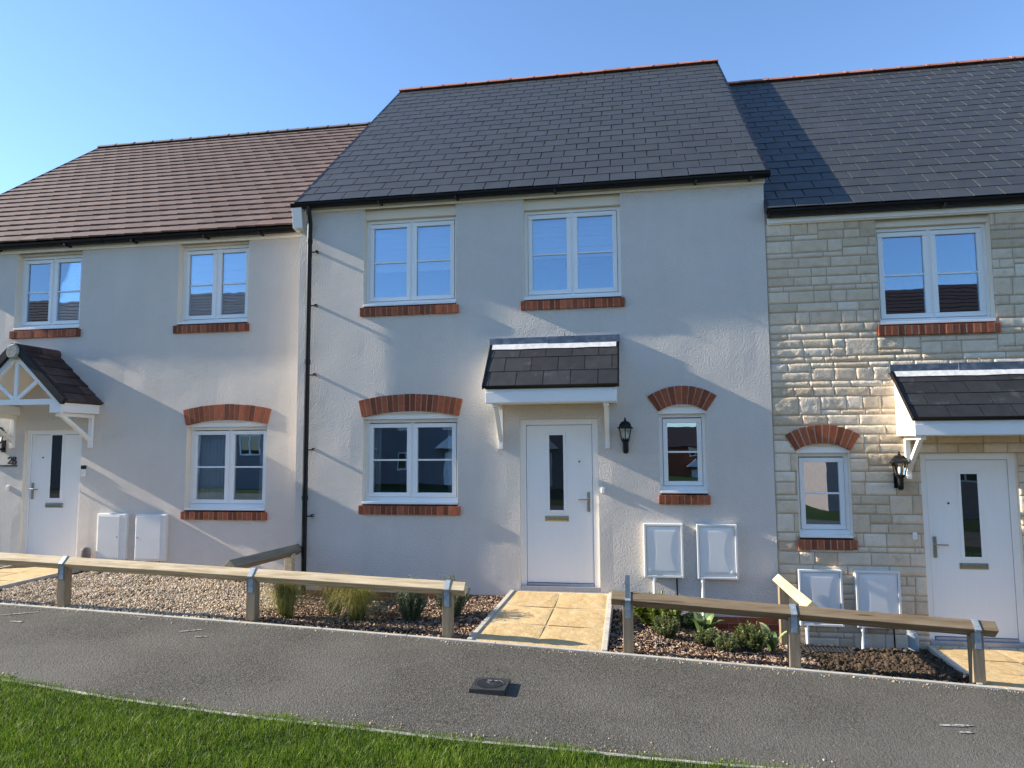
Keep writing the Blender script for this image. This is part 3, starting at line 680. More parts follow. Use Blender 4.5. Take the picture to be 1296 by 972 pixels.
# gabled porch
def gable_porch(house, cx, y, z_ridge, z_eave, half, proj, drop):
    yf = y - proj
    b = MB(); zt = z_eave - 0.005
    th = math.atan2(z_ridge - z_eave, half)
    # front truss: tie, two rafters, king post, two struts
    b.box(cx - half + .09, cx + half - .09, yf + 0.02, yf + 0.06, zt - 0.035, zt + 0.045)
    for s in (-1, 1):
        b.bar((cx + s * (half - 0.005), yf + 0.035, zt - 0.03), (cx, yf + 0.035, z_ridge - 0.09), 0.05, 0.115, (0, -1, 0) if False else (0, 0, 1))
        b.bar((cx + s * 0.03, yf + 0.04, zt + 0.05), (cx + s * half * 0.5, yf + 0.04, zt + (z_ridge - zt) * 0.44), 0.035, 0.05)
        b.prism([(cx + s * (half - 0.005), zt + 0.03), (cx + s * (half - 0.20), zt + 0.03), (cx + s * (half - 0.20), zt - 0.15), (cx + s * (half - 0.005), zt - 0.15)][::s], 'y', yf + 0.012, yf + 0.05)
        b.box(min(cx + s * half, cx + s * (half - 0.2)) , max(cx + s * half, cx + s * (half - 0.2)), yf + 0.05, y, zt - 0.145, zt - 0.012)
        b.box(min(cx + s * (half + 0.02), cx + s * (half - 0.1)), max(cx + s * (half + 0.02), cx + s * (half - 0.1)), yf + 0.03, y + .001, zt - 0.035, zt - 0.001)
    b.box(cx - 0.028, cx + 0.028, yf + 0.025, yf + 0.062, zt + 0.045, z_ridge - 0.16)
    for s in (-1, 1):
        b.prism([(cx + s * (half - 0.005), z_eave - 0.022), (cx, z_ridge - 0.045), (cx, z_ridge - 0.065), (cx + s * (half - 0.03), z_eave - 0.04)], 'y', yf + 0.065, y)
    c = b.build('porch_canopy', MAT['upvc'], house, bevel=0.004)
    t = MB(); rnd = random.Random(77)
    for s in (-1, 1):
        n = 6; L = math.hypot(half + 0.05, z_ridge - z_eave + 0.02)
        for i in range(n):
            for j in range(4):
                y0 = yf - 0.005 + j * (proj + 0.0) / 3.5 - (0.1 if i % 2 else 0); y1 = y0 + proj / 3.5 - 0.004
                y0 = max(y0, yf - 0.005); y1 = min(y1, y)
                if y1 - y0 < 0.03: continue
                f0 = i / n; f1 = min(1.0, (i + 1.25) / n)
                def P(f, yy, h):
                    return Vector((cx + s * ((half + 0.05) * (1 - f)) + s * math.sin(th) * h, yy, z_eave - 0.01 + (z_ridge - z_eave + 0.01) * f + math.cos(th) * h))
                j1 = rnd.uniform(-.002, .002); q = 0.02
                p = [P(f0, y0, 0.012 + j1), P(f0, y1, 0.012 + j1), P(f1, y1, 0.0), P(f1, y0, 0.0), P(f0, y0, 0.03 + j1), P(f0, y1, 0.03 + j1), P(f1, y1, 0.014), P(f1, y0, 0.014)]
                if s < 0: p = [p[k] for k in (3, 2, 1, 0, 7, 6, 5, 4)]
                t.hexa(p, rnd.random())
        pts = [(cx + s * (half + 0.04), z_eave), (cx, z_ridge - 0.01), (cx, z_ridge - 0.04), (cx + s * (half + 0.02), z_eave - 0.02)]
        t.prism(pts, 'y', yf + 0.02, y)
    for i in range(2): t.tube([(cx, yf + 0.03 + i * proj / 2, z_ridge - 0.015), (cx, yf + 0.03 + (i + 1) * proj / 2 - 0.01, z_ridge - 0.015)], 0.085, 12, tint=rnd.random())
    t.build('canopy_tiles', MAT['tile_dark'], c)
    for s in (-1, 1):
        v = MB()
        v.bar((cx + s * (half + 0.055), yf - 0.015, z_eave - 0.005), (cx, yf - 0.015, z_ridge + 0.03), 0.07, 0.10)
        v.build('verge_trim', MAT['black_plastic'], c)
    d = MB(); d.tube([(cx, yf - 0.075, z_ridge - 0.05), (cx, yf - 0.055, z_ridge - 0.05), (cx, yf + 0.02, z_ridge - 0.05)], [0.085, 0.105, 0.105], 20); d.build('ridge_end_cap', MAT['disc'], c)
    for s in (-1, 1): gallows(c, cx + s * (half - 0.11), y, zt - 0.15, proj - 0.06, 0.49, 0.06)
    return c
gable_porch(lef, l2x(-7.50), LY, l2z(3.16), l2z(2.41), 0.777, 0.72, 0.5)

# ---------------- right house
RY = 0.012
rig = thing('terraced_house', (5.5, RY, -0.6), 'buff rough stone house with slate roof beside the rendered one', 'house', 'terraced houses in the row')
RX0, RX1 = 2.576, 8.72
RU1 = (3.84, 5.09, 3.19, 4.36); RU2 = (6.4, 7.65, 3.19, 4.36); RW4 = (2.83, 3.43, 0.69, 1.655); RW3 = (6.5, 7.79, 0.55, 1.63); RD = (4.19, 5.21, -0.49, 1.645)
rhead = 4.455
arch4 = (0.088, 0.215)
ops = [(RU1[0], RU1[1], RU1[2] - .05, rhead), (RU2[0], RU2[1], RU2[2] - .05, rhead), (RW4[0], RW4[1], RW4[2] - .05, RW4[3] + .088), (RW3[0], RW3[1], RW3[2] - .05, RW3[3] + .07), (RD[0], RD[1], RD[2] - .03, RD[3])]
mb = MB(); front_wall(mb, RX0, RX1, -0.95, 4.62, RY, ops, amp=0.002, seed=8.0)
shell(mb, RX0, RX1, RY, 8.4, -0.95, 4.62, 4.2, 8.30, 2.1)
rw = mb.build('wall', MAT['mortar'], rig)
# squared rubble: courses of differing height, tall ones broken by stacked pairs
def in_arch(x, z):
    for a, b, zs, (rise, th) in ((RW4[0], RW4[1], RW4[3] + .03, arch4), (RW3[0], RW3[1], RW3[3] + .03, (0.07, 0.225))):
        cx, cz, Rr, ha = arch_geo(a, b, zs, rise); r = math.hypot(x - cx, z - cz)
        if Rr - 0.01 < r < Rr + th + 0.006 and abs(math.atan2(x - cx, z - cz)) < ha * 1.02 + 0.008 / Rr: return True
    return False
SV = []; SF = []; ST = []
sr = random.Random(12)
def stone(x0, x1, z0, z1):
    if x1 - x0 < 0.025 or z1 - z0 < 0.02: return
    nx = max(2, int((x1 - x0) / 0.022)); nz = max(2, int((z1 - z0) / 0.022)); base = len(SV)
    h = sr.uniform(0.0025, 0.0075); sx, sz = sr.uniform(-0.25, 0.25), sr.uniform(-0.25, 0.25); sd = sr.random() * 50; t = min(1, max(0, sr.gauss(0.5, 0.3)))
    for j in range(nz + 1):
        for i in range(nx + 1):
            u, v = i / nx, j / nz; x = x0 + (x1 - x0) * u; z = z0 + (z1 - z0) * v
            e = min(u * (x1 - x0), (1 - u) * (x1 - x0), v * (z1 - z0), (1 - v) * (z1 - z0)) / 0.022
            e = min(1, e)
            n = noise.noise((x * 9 + sd, z * 9, sd)) * 0.35 + noise.noise((x * 24 + sd, z * 24, sd)) * 0.45 + noise.noise((x * 48, z * 48, sd)) * 0.35
            d = 0.002 + min(1, e * 3.0) * (0.002 + h * (0.35 + 1.8 * n + sx * (u - .5) + sz * (v - .5)))
            if in_arch(x, z): d = -0.002
            jx = (sr.uniform(-1, 1) * 0.0035 if 0 < i < nx else 0); jz = (sr.uniform(-1, 1) * 0.0035 if 0 < j < nz else 0)
            SV.append((x + jx, RY - max(-0.004, d), z + jz))
    for j in range(nz):
        for i in range(nx):
            a = base + j * (nx + 1) + i; SF.append((a, a + 1, a + nx + 2, a + nx + 1)); ST.append(t)
    # returns into the joint
    ring = [base + i for i in range(nx + 1)] + [base + j * (nx + 1) + nx for j in range(1, nz + 1)] + [base + nz * (nx + 1) + i for i in range(nx - 1, -1, -1)] + [base + j * (nx + 1) for j in range(nz - 1, 0, -1)]
    b2 = len(SV); SV.extend([(SV[k][0], RY + 0.006, SV[k][2]) for k in ring]); m = len(ring)
    for k in range(m): SF.append((ring[k], b2 + k, b2 + (k + 1) % m, ring[(k + 1) % m])); ST.append(t)
def place(x0, x1, z0, z1):
    """a stone clipped against the openings"""
    g = 0.0045; parts = [(x0, x1, z0, z1)]
    for a, b, c, d in ops + [(w[0] - .035, w[1] + .035, w[2] - .162, w[2] - .03) for w in (RU1, RU2, RW4, RW3)]:
        a -= 0.0; nxt = []
        for p, q, r, s in parts:
            if p >= b or q <= a or r >= d or s <= c: nxt.append((p, q, r, s)); continue
            if p < a: nxt.append((p, a + g, r, s))
            if q > b: nxt.append((b - g, q, r, s))
            m0, m1 = max(p, a), min(q, b)
            if r < c: nxt.append((m0, m1, r, c + g))
            if s > d: nxt.append((m0, m1, d - g, s))
        parts = nxt
    for p, q, r, s in parts: stone(p + g, q - g, r + g, s - g)
z = rhead; 
while z > -0.95:
    h = sr.choice([0.075, 0.11, 0.125, 0.15, 0.15, 0.21, 0.215, 0.22, 0.22])
    x = RX0 - 0.0
    while x < RX1:
        w = sr.uniform(0.20, 0.46) if h < 0.13 else sr.uniform(0.16, 0.42)
        x2 = min(x + w, RX1)
        if RX1 - x2 < 0.1: x2 = RX1
        if h > 0.17 and sr.random() < 0.62:
            k = 0.065 if sr.random() < 0.6 else h * 0.5
            # a long run split into a tall and a thin course
            x2 = min(x + sr.uniform(0.4, 0.95), RX1)
            up = sr.random() < 0.5; zs = z - (k if up else h - k)
            for za, zb_ in ((z, zs), (zs, z - h)):
                xx = x
                while xx < x2:
                    xe = min(xx + sr.uniform(0.18, 0.42), x2)
                    if x2 - xe < 0.09: xe = x2
                    place(xx, xe, zb_, za); xx = xe
        else: place(x, x2, z - h, z)
        x = x2
    z -= h
np_mesh('stonework', SV, SF, ST, MAT['stone'], rw, smooth=False)
rr_ = random.Random(23); pale_mortar = MAT['mortar']
window(rig, *RU1, RY, head=rhead, rnd=rr_, mortar=pale_mortar, sill=0.03)
window(rig, *RU2, RY, head=rhead, rnd=rr_, mortar=pale_mortar, sill=0.03)
window(rig, *RW4, RY, n=1, arch=arch4, rnd=rr_, mortar=pale_mortar, sill=0.02)
window(rig, *RW3, RY, arch=(0.07, 0.225), rnd=rr_, mortar=pale_mortar)
door(rig, *RD, RY, 0.05, False, MAT['chrome'])
lean_canopy(rig, 3.925, 5.53, RY, 2.60, 2.035, 0.60, 0.185, 0.50, 9)
roof(rig, 2.59, 8.78, -0.165, 4.60, 4.2, 8.395, MAT['slate'], MAT['ridge_red'], 0.272, 0.325, 0.0055, 0.012, 33)
mb = MB(); mb.box(2.60, 8.75, RY - 0.055, RY + 0.06, rhead, rhead + 0.125); mb.box(2.60, 8.75, RY - 0.034, RY, rhead - 0.013, rhead + 0.001); mb.build('fascia', MAT['fascia'], rig, bevel=0.003)
mb = MB(); mb.box(2.59, 8.77, -0.110, -0.046, rhead + 0.06, rhead + 0.125); mb.build('eaves_board', MAT['black_plastic'], rig)
gutter(rig, 2.60, 8.8, -0.125, 4.585, brackets=(4.55, 5.9, 7.2), unions=(3.43, 6.4))

# ------------------------------------------------------------------ things on the walls
def lantern(x, y, z0, label, scale=1.0):
    o = thing('wall_lantern', (x, y, z0), label, 'wall lamp', 'lanterns beside the front doors')
    s = scale; yc = y - 0.125 * s
    b = MB()
    b.box(x - 0.032 * s, x + 0.032 * s, y - 0.02, y - 0.001, z0 + 0.01 * s, z0 + 0.19 * s)
    b.tube([(x, y - 0.01, z0 + 0.07 * s), (x, y - 0.07 * s, z0 + 0.05 * s), (x, yc, z0 + 0.07 * s)], 0.016 * s, 8)
    b.lathe(x, yc, [(0.028 * s, z0 + 0.03 * s), (0.034 * s, z0 + 0.04 * s), (0.034 * s, z0 + 0.13 * s), (0.045 * s, z0 + 0.145 * s), (0.05 * s, z0 + 0.165 * s)], 14)
    b.build('bracket', MAT['black_plastic'], o)
    p = MB(); p.lathe(x, yc, [(0.012 * s, z0 - 0.006 * s), (0.03 * s, z0 + 0.008 * s), (0.032 * s, z0 + 0.03 * s)], 14); p.box(x - 0.018 * s, x + 0.018 * s, yc - 0.036 * s, yc - 0.02 * s, z0 + 0.012 * s, z0 + 0.034 * s)
    p.build('motion_sensor', MAT['black_plastic'], o)
    c = MB(); n = 6
    for k in range(n):
        a = 2 * math.pi * (k + 0.5) / n
        c.tube([(x + 0.05 * s * math.cos(a), yc + 0.05 * s * math.sin(a), z0 + 0.16 * s), (x + 0.082 * s * math.cos(a), yc + 0.082 * s * math.sin(a), z0 + 0.305 * s)], 0.0065 * s, 5)
    c.lathe(x, yc, [(0.052 * s, z0 + 0.155 * s), (0.056 * s, z0 + 0.17 * s)], 6, sides0=math.pi / 6)
    c.build('cage', MAT['black_plastic'], o)
    g = MB(); g.lathe(x, yc, [(0.044 * s, z0 + 0.17 * s), (0.074 * s, z0 + 0.302 * s)], 6, sides0=math.pi / 6); g.build('glass_pane', MAT['lamp_glass'], o)
    bu = MB(); bu.lathe(x, yc, [(0.012 * s, z0 + 0.17 * s), (0.022 * s, z0 + 0.20 * s), (0.022 * s, z0 + 0.245 * s), (0.01 * s, z0 + 0.27 * s)], 10); bu.build('bulb', MAT['upvc'], o, smooth=True)
    r = MB(); r.lathe(x, yc, [(0.108 * s, z0 + 0.300 * s), (0.110 * s, z0 + 0.310 * s), (0.088 * s, z0 + 0.322 * s), (0.078 * s, z0 + 0.352 * s), (0.052 * s, z0 + 0.382 * s), (0.022 * s, z0 + 0.392 * s)], 6, sides0=math.pi / 6)
    r.lathe(x, yc, [(0.014 * s, z0 + 0.39 * s), (0.018 * s, z0 + 0.402 * s), (0.007 * s, z0 + 0.412 * s), (0.012 * s, z0 + 0.424 * s), (0.003 * s, z0 + 0.437 * s)], 10)
    r.build('lamp_roof', MAT['black_plastic'], o)
    return o
lantern(0.826, 0, 1.665, 'black lantern on the grey render between porch and small window')
lantern(3.92, -0.01, 1.235, 'black lantern on the stone wall beside the porch bracket')
lantern(l2x(-8.31), LY, 1.71, 'black lantern cut by the picture edge above the house number')

def meter_box(x0, x1, z0, z1, y, kind, label, lock_left, legs, cable=None, ground=-0.5):
    o = thing('meter_box', ((x0 + x1) / 2, y, z0), label, 'meter box', 'utility meter boxes on the walls')
    dp = 0.07 if kind == 'hour' else 0.09
    b = MB(); fw = 0.028
    mt = MAT['meter'] if kind == 'hour' else MAT['meter_matt']
    b.box(x0, x1, y - dp + .022, y + 0.01, z0, z1)
    if kind == 'hour':
        b.box(x0, x0 + fw, y - dp, y - dp + .024, z0, z1); b.box(x1 - fw, x1, y - dp, y - dp + .024, z0, z1)
        b.box(x0 + fw, x1 - fw, y - dp + .0005, y - dp + .024, z0, z0 + fw); b.box(x0 + fw, x1 - fw, y - dp + .0005, y - dp + .024, z1 - fw, z1)
        b.build('box', mt, o, bevel=0.005)
        # moulded door: sides fall back from a waisted centre
        d = MB(); a0, a1, c0, c1 = x0 + fw + .005, x1 - fw - .005, z0 + fw + .005, z1 - fw - .005
        nx, nz = 26, 30
        for j in range(nz + 1):
            for i in range(nx + 1):
                u = -1 + 2 * i / nx; v = -1 + 2 * j / nz
                edge = 0.80 - 0.36 * max(0.0, 1 - (v / 0.86) ** 2)
                h = 0.020
                if abs(v) < 0.92 and abs(u) < 0.86: h = 0.020 + 0.007 * min(1.0, max(0.0, (0.86 - abs(u)) / max(0.06, 0.86 - edge))) * min(1.0, (0.92 - abs(v)) / 0.06)
                d.v.append((a0 + (a1 - a0) * (u + 1) / 2, y - dp + 0.026 - h + 0.006, c0 + (c1 - c0) * (v + 1) / 2))
        for j in range(nz):
            for i in range(nx):
                k = j * (nx + 1) + i; d.f.append((k, k + 1, k + nx + 2, k + nx + 1)); d.t.append(0.5)
        dr = d.build('door', mt, o, smooth=True)
        l = MB(); lx = a0 + 0.035 if lock_left else a1 - 0.035; lz_ = c0 + 0.05
        l.tube([(lx, y - dp - 0.004, lz_), (lx, y - dp + 0.01, lz_)], 0.016, 14); l.build('lock', MAT['meter_matt'], dr)
    else:
        b.build('box', mt, o, bevel=0.014)
        d = MB(); s = 0.025; xs0, xs1 = (x0 + s, x1 - 0.10) if not lock_left else (x0 + 0.02, x1 - 0.07)
        d.box(xs0, xs1, y - dp + 0.012, y - dp + .03, z0 + 0.03, z1 - 0.03)
        dr = d.build('door', mt, o, bevel=0.006)
        l = MB(); lx = xs0 + 0.03 if lock_left else xs1 - 0.035
        l.tube([(lx, y - dp + 0.008, (z0 + z1) / 2), (lx, y - dp + 0.02, (z0 + z1) / 2)], 0.012, 12); l.build('lock', MAT['grey_frame'], dr)
    if legs:
        for lx in legs:
            p = MB(); p.tube([(lx, y - 0.045, z0 + 0.01), (lx, y - 0.045, ground)], 0.019, 12)
            p.tube([(lx, y - 0.045, z0 + 0.005), (lx, y - 0.045, z0 - 0.04)], 0.025, 12); p.build('conduit', MAT['upvc'], o, smooth=False)
    if cable:
        p = MB(); p.tube([(cable, y - 0.03, z0 + 0.01), (cable + .004, y - 0.028, z0 - 0.2), (cable, y - 0.03, ground)], 0.009, 8); p.build('cable', MAT['black_plastic'], o)
    return o
meter_box(1.02, 1.487, 0.172, 0.812, 0, 'hour', 'white meter box below small window, nearer the grey house door', True, [1.135], 1.40, -0.6)
meter_box(1.645, 2.113, 0.168, 0.812, 0, 'hour', 'white meter box on render nearest the stone house', False, [1.70], None, -0.75)
meter_box(2.785, 3.265, -0.335, 0.305, RY - .014, 'hour', 'white meter box on stone under small arched window', True, [2.86], None, -0.9)
meter_box(3.405, 3.885, -0.335, 0.305, RY - .014, 'hour', 'white meter box on stone nearest the right door', True, [3.46], 3.80, -0.9)
meter_box(lq(-6.565), lq(-6.105), lz(.21), lz(.85), LY, 'plain', 'plain white meter box by the left door, lock on its right edge', False, [lq(-6.33)], None, -0.3)
meter_box(lq(-5.965), lq(-5.495), lz(.205), lz(.845), LY, 'plain', 'plain white meter box below left house arched window, lock on its left edge', True, [lq(-5.83)], lq(-5.60), -0.3)

def bell(x, y, z, label, w=0.045, h=0.075, camera=False):
    o = thing('doorbell', (x, y, z), label, 'doorbell', 'doorbells')
    b = MB(); b.box(x - w / 2, x + w / 2, y - 0.02, y + .002, z - h / 2, z + h / 2)
    if camera: b.box(x - w / 2 + .003, x + w / 2 - .003, y - 0.023, y - 0.01, z - h / 2 + .006, z - .01)
    b.build('casing', MAT['upvc'], o, bevel=0.006)
    if camera:
        c = MB(); c.box(x - w / 2 - .001, x + w / 2 + .001, y - 0.026, y + .001, z + h / 2, z + h / 2 + 0.055); c.tube([(x, y - 0.03, z + h / 2 + .028), (x, y - 0.02, z + h / 2 + .028)], 0.014, 12); c.build('camera_head', MAT['black_plastic'], o, bevel=0.004)
    bt = MB(); bt.tube([(x, y - 0.026, z), (x, y - 0.018, z)], 0.013 if not camera else 0.011, 14); bt.build('button', MAT['meter_matt'], o)
    return o
bell(0.537, 0, 1.212, 'white doorbell on grey render right of the central door')
bell(4.085, RY - .01, 0.70, 'small white doorbell on stone left of the right door', 0.045, 0.08)
bell(lq(-8.10), LY, lz(1.204), 'white doorbell under the house number 28', 0.05, 0.07)
bell(lq(-6.865), LY, lz(1.42), 'black and white camera doorbell right of the left door', 0.07, 0.11, True)
bell(5.31, RY - .01, 0.995, 'tall white bell push right of the right door', 0.04, 0.17)

# house number 28 with an underline
def house_number():
    X0, Z = lq(-8.20), lz(1.525)
    o = thing('house_number', (X0, LY, Z), 'black number 28 over a black bar beside the left door', 'house number')
    y = LY - 0.014
    bar = MB(); bar.box(-8.7, l2x(-8.075), LY - 0.02, LY - 0.001, Z - 0.012, Z + 0.008); bar.build('bar', MAT['sign_black'], o)
    def stroke(pts, w=0.015):
        m = MB(); P = [Vector((p[0], 0, p[1])) for p in pts]
        L_, R_ = [], []
        for i, p in enumerate(P):
            d = (P[min(i + 1, len(P) - 1)] - P[max(i - 1, 0)]).normalized(); q = Vector((-d.z, 0, d.x)) * (w / 2)
            L_.append(p + q); R_.append(p - q)
        for i in range(len(P) - 1):
            m.hexa([(L_[i].x, y - .006, L_[i].z), (L_[i + 1].x, y - .006, L_[i + 1].z), (L_[i + 1].x, y + .012, L_[i + 1].z), (L_[i].x, y + .012, L_[i].z),
                    (R_[i].x, y - .006, R_[i].z), (R_[i + 1].x, y - .006, R_[i + 1].z), (R_[i + 1].x, y + .012, R_[i + 1].z), (R_[i].x, y + .012, R_[i].z)])
        return m
    H = 0.105; zb = Z + 0.022; xa = l2x(-8.215); W = 0.056
    two = [(xa + W / 2 + W / 2 * math.cos(a), zb + H - W / 2 + W / 2 * math.sin(a)) for a in [math.pi * (1 - 1.18 * i / 12) for i in range(13)]]
    two += [(xa + W * .05, zb + .01), (xa + W * .0, zb + .0095), (xa + W * 1.02, zb + .0095)]
    stroke(two).build('digit', MAT['sign_black'], o)
    xb = xa + 0.074; r1, r2 = 0.023, 0.029
    e = [(xb + W / 2 + r2 * math.cos(a), zb + r2 + r2 * math.sin(a)) for a in [2 * math.pi * i / 20 + math.pi / 2 for i in range(21)]]
    m = stroke(e); m2 = stroke([(xb + W / 2 + r1 * math.cos(a), zb + H - r1 + r1 * math.sin(a)) for a in [2 * math.pi * i / 20 - math.pi / 2 for i in range(21)]])
    n = len(m.v); m.v += m2.v; m.f += [tuple(k + n for k in f) for f in m2.f]; m.t += m2.t
    m.build('digit', MAT['sign_black'], o)
house_number()

# drain stubs
o = thing('drain_pipe', (3.93, -0.12, -0.6), 'short grey drain pipe rising from soil by the right doorstep', 'drain pipe', 'short drain pipes at the wall foot')
mb = MB(); mb.tube([(3.97, -0.12, -0.75), (3.97, -0.12, -0.40), (3.955, -0.115, -0.36)], 0.055, 16); mb.build('pipe', MAT['steel'], o)
mb = MB(); mb.tube([(3.955, -0.115, -0.38), (3.94, -0.10, -0.25)], 0.04, 14); mb.build('connector', MAT['grey_frame'], o)
DX = l2x(-6.78)
o = thing('drain_pipe', (DX, LY - .1, 0), 'grey drain pipe with dark cap beside the left doorstep', 'drain pipe', 'short drain pipes at the wall foot')
mb = MB(); mb.tube([(DX, LY - .1, -0.2), (DX, LY - .1, 0.22)], 0.055, 16); mb.build('pipe', MAT['grey_frame'], o)
mb = MB(); mb.lathe(DX, LY - .1, [(0.062, 0.18), (0.07, 0.24), (0.065, 0.30), (0.045, 0.335), (0.01, 0.345)], 16); mb.build('cap', MAT['ridge_grey'], o)
o = thing('drain_grate', (3.0, -0.35, -0.55), 'black drain grate in the soil below the stone house meter box', 'drain grate')
mb = MB(); gz = bed_z(3.0, -0.45) + 0.03
mb.box(2.72, 3.22, -0.62, -0.60, gz - .06, gz); mb.box(2.72, 3.22, -0.40, -0.38, gz - .06, gz); mb.box(2.72, 2.74, -0.60, -0.40, gz - .06, gz - .001); mb.box(3.2, 3.22, -0.60, -0.40, gz - .06, gz - .001)
mb.build('rim', MAT['cover'], o)
mb = MB()
for k in range(11): mb.box(2.75 + k * 0.0405, 2.772 + k * 0.0405, -0.60, -0.40, gz - .03, gz - .008)
mb.build('bars', MAT['cover'], o)

# ------------------------------------------------------------------ paths
def path(xb0, xb1, xf0, xf1, yb, zb, rows, cols, seed, edges=(True, True)):
    rnd = random.Random(seed); yf = -1.855
    def P(u, v, h=0.0):
        x = (xb0 + (xb1 - xb0) * u) * (1 - v) + (xf0 + (xf1 - xf0) * u) * v; y = yb + (yf - yb) * v
        return Vector((x, y, zb * (1 - v) + (pz(x, yf) + 0.012) * v + h))
    base = MB(); base.hexa([P(0, 0, -.2), P(0, 1, -.2), P(1, 1, -.2), P(1, 0, -.2), P(0, 0, -.005), P(0, 1, -.005), P(1, 1, -.005), P(1, 0, -.005)])
    tag(base.build('path', MAT['slab_joint']), kind='structure')
    s = MB(); g = 0.006
    for i in range(cols):
        for j in range(rows):
            u0, u1, v0, v1 = i / cols + g, (i + 1) / cols - g, j / rows + g, (j + 1) / rows - g
            h = rnd.uniform(-.002, .002); nx = 10; b = len(s.v)
            t = rnd.random()
            for q in range(nx + 1):
                for p in range(nx + 1):
                    e = min(p, nx - p, q, nx - q); pt = P(u0 + (u1 - u0) * p / nx, v0 + (v1 - v0) * q / nx)
                    k = 0.003 * noise.noise((pt.x * 5, pt.y * 5, seed)) + 0.0025 * noise.noise((pt.x * 17, pt.y * 17, seed))
                    s.v.append((pt.x, pt.y, pt.z + h + (k if e > 0 else -0.006)))
            for q in range(nx):
                for p in range(nx):
                    a = b + q * (nx + 1) + p; s.f.append((a, a + nx + 1, a + nx + 2, a + 1)); s.t.append(t)
    o = s.build('path', MAT['slab'], smooth=True); tag(o, kind='structure')
    e = MB()
    for side, on in zip((0, 1), edges):
        if not on: continue
        w = 0.055; o_ = -w if side == 0 else w
        for k in range(4):
            a, b = P(side, k / 4 + .002), P(side, (k + 1) / 4 - .002); d = Vector((o_, 0, 0)); up = Vector((0, 0, 0.012)); dn = Vector((0, 0, -0.15)); ii = Vector((0.004 if side else -0.004, 0, 0))
            pts = [a + ii + dn, b + ii + dn, b + d + dn, a + d + dn, a + ii + up, b + ii + up, b + d + up, a + d + up]
            if side == 1: pts = [pts[q] for q in (3, 2, 1, 0, 7, 6, 5, 4)]
            e.hexa(pts)
    if e.v: tag(e.build('kerb', MAT['kerb'], bevel=0.004), kind='structure')
path(-0.57, 0.585, -0.70, 0.575, -0.02, -0.035, 3, 2, 41)
path(4.20, 5.5, 3.93, 5.5, -0.02, -0.53, 3, 2, 42, (True, True))
path(-8.15, -7.03, -7.95, -6.88, LY - .02, 0.04, 4, 2, 43, (True, True))

# ------------------------------------------------------------------ knee rail fences
def fence(label, p0, p1, posts, rail_mat, post_mat, straps=True, upright=None, post_ground=None):
    """rail runs p0 -> p1 (arris up), posts = fractions along it"""
    p0 = Vector(p0); p1 = Vector(p1); d = (p1 - p0); dn = d.normalized(); side = dn.cross(Vector((0, 0, 1))).normalized()
    o = thing('knee_rail_fence', (p0.x, p0.y, p0.z - 0.5), label, 'fence', 'timber knee rail fences')
    upn = side.cross(dn).normalized(); r = MB(); h = 0.072
    n = 24; q = [upn * h, side * h, upn * -h, side * -h]; rings = []
    for i in range(n + 1):
        c = p0 + d * (i / n); wob = Vector((0, 0, 0.003 * noise.noise((c.x * 1.3, c.y * 1.3, 9))))
        rings.append(len(r.v)); r.v += [tuple(c + k + wob) for k in q]
    for a, b in zip(rings, rings[1:]):
        for k in range(4): r.f.append((a + k, b + k, b + (k + 1) % 4, a + (k + 1) % 4)); r.t.append(0.5)
    r.f.append(tuple(rings[0] + k for k in range(4))); r.t.append(.5); r.f.append(tuple(rings[-1] + k for k in (3, 2, 1, 0))); r.t.append(.5)
    r.build('rail', rail_mat, o, bevel=0.006)
    for t in posts:
        c = p0 + d * t; gz = post_ground(c.x, c.y) if post_ground else pz(c.x, -1.87)
        w = 0.05; zt = c.z
        m = MB()
        # birdsmouth post: V-notch carries the rail
        def Q(a, b, z): v = c + dn * a + side * b; return (v.x, v.y, z)
        for s0, s1 in ((-w, 0), (0, w)):
            za = zt - 0.078 + abs(s0) * 1.0; zb = zt - 0.078 + abs(s1) * 1.0
            m.hexa([Q(-w, s0, gz - .1), Q(w, s0, gz - .1), Q(w, s1, gz - .1), Q(-w, s1, gz - .1), Q(-w, s0, za), Q(w, s0, za), Q(w, s1, zb), Q(-w, s1, zb)])
        m.build('post', post_mat, o, bevel=0.004)
        if straps:
            prof = [(0.0535, -0.19), (0.0535, -0.028), (0.078, 0.0), (0.002, 0.0775), (-0.002, 0.0775), (-0.078, 0.0), (-0.0535, -0.028), (-0.0535, -0.17)]
            if upright is not None and abs(t - upright) < 1e-6:
                sb = MB(); sb.hexa([Q(-.025, -.056, zt - .17), Q(.025, -.056, zt - .17), Q(.025, -.053, zt - .17), Q(-.025, -.053, zt - .17), Q(-.022, -.075, zt + .24), Q(.022, -.075, zt + .24), Q(.022, -.072, zt + .24), Q(-.022, -.072, zt + .24)])
                sb.build('strap', MAT['steel'], o)
            sb = MB(); th = 0.003
            for (b0, z0), (b1, z1) in zip(prof, prof[1:]):
                a0, a1 = Q(-.027, b0, zt + z0), Q(.027, b0, zt + z0); e0, e1 = Q(-.027, b1, zt + z1), Q(.027, b1, zt + z1)
                sb.poly([a0, a1, e1, e0])
            st = sb.build('strap', MAT['steel'], o)
            sm = st.modifiers.new('Solidify', 'SOLIDIFY'); sm.thickness = 0.003; sm.offset = 1
    return o
FY = -1.775
def ltop(x): return 0.392 - 0.0365 * (x + 0.78) - 0.074
def rtop(x): return 0.352 - 0.0545 * (x - 0.672) - 0.074
xl0, xl1 = -6.72, -0.785
fence('pale low timber rail on three posts along the gravel and bark beds', (xl1, FY, ltop(xl1)), (xl0, FY, ltop(xl0)), [(xl1 - x) / (xl1 - xl0) for x in (-0.97, -3.115, -5.40, -6.55)], MAT['wood_pale'], MAT['post_wood'])
xr0, xr1 = 0.675, 4.085
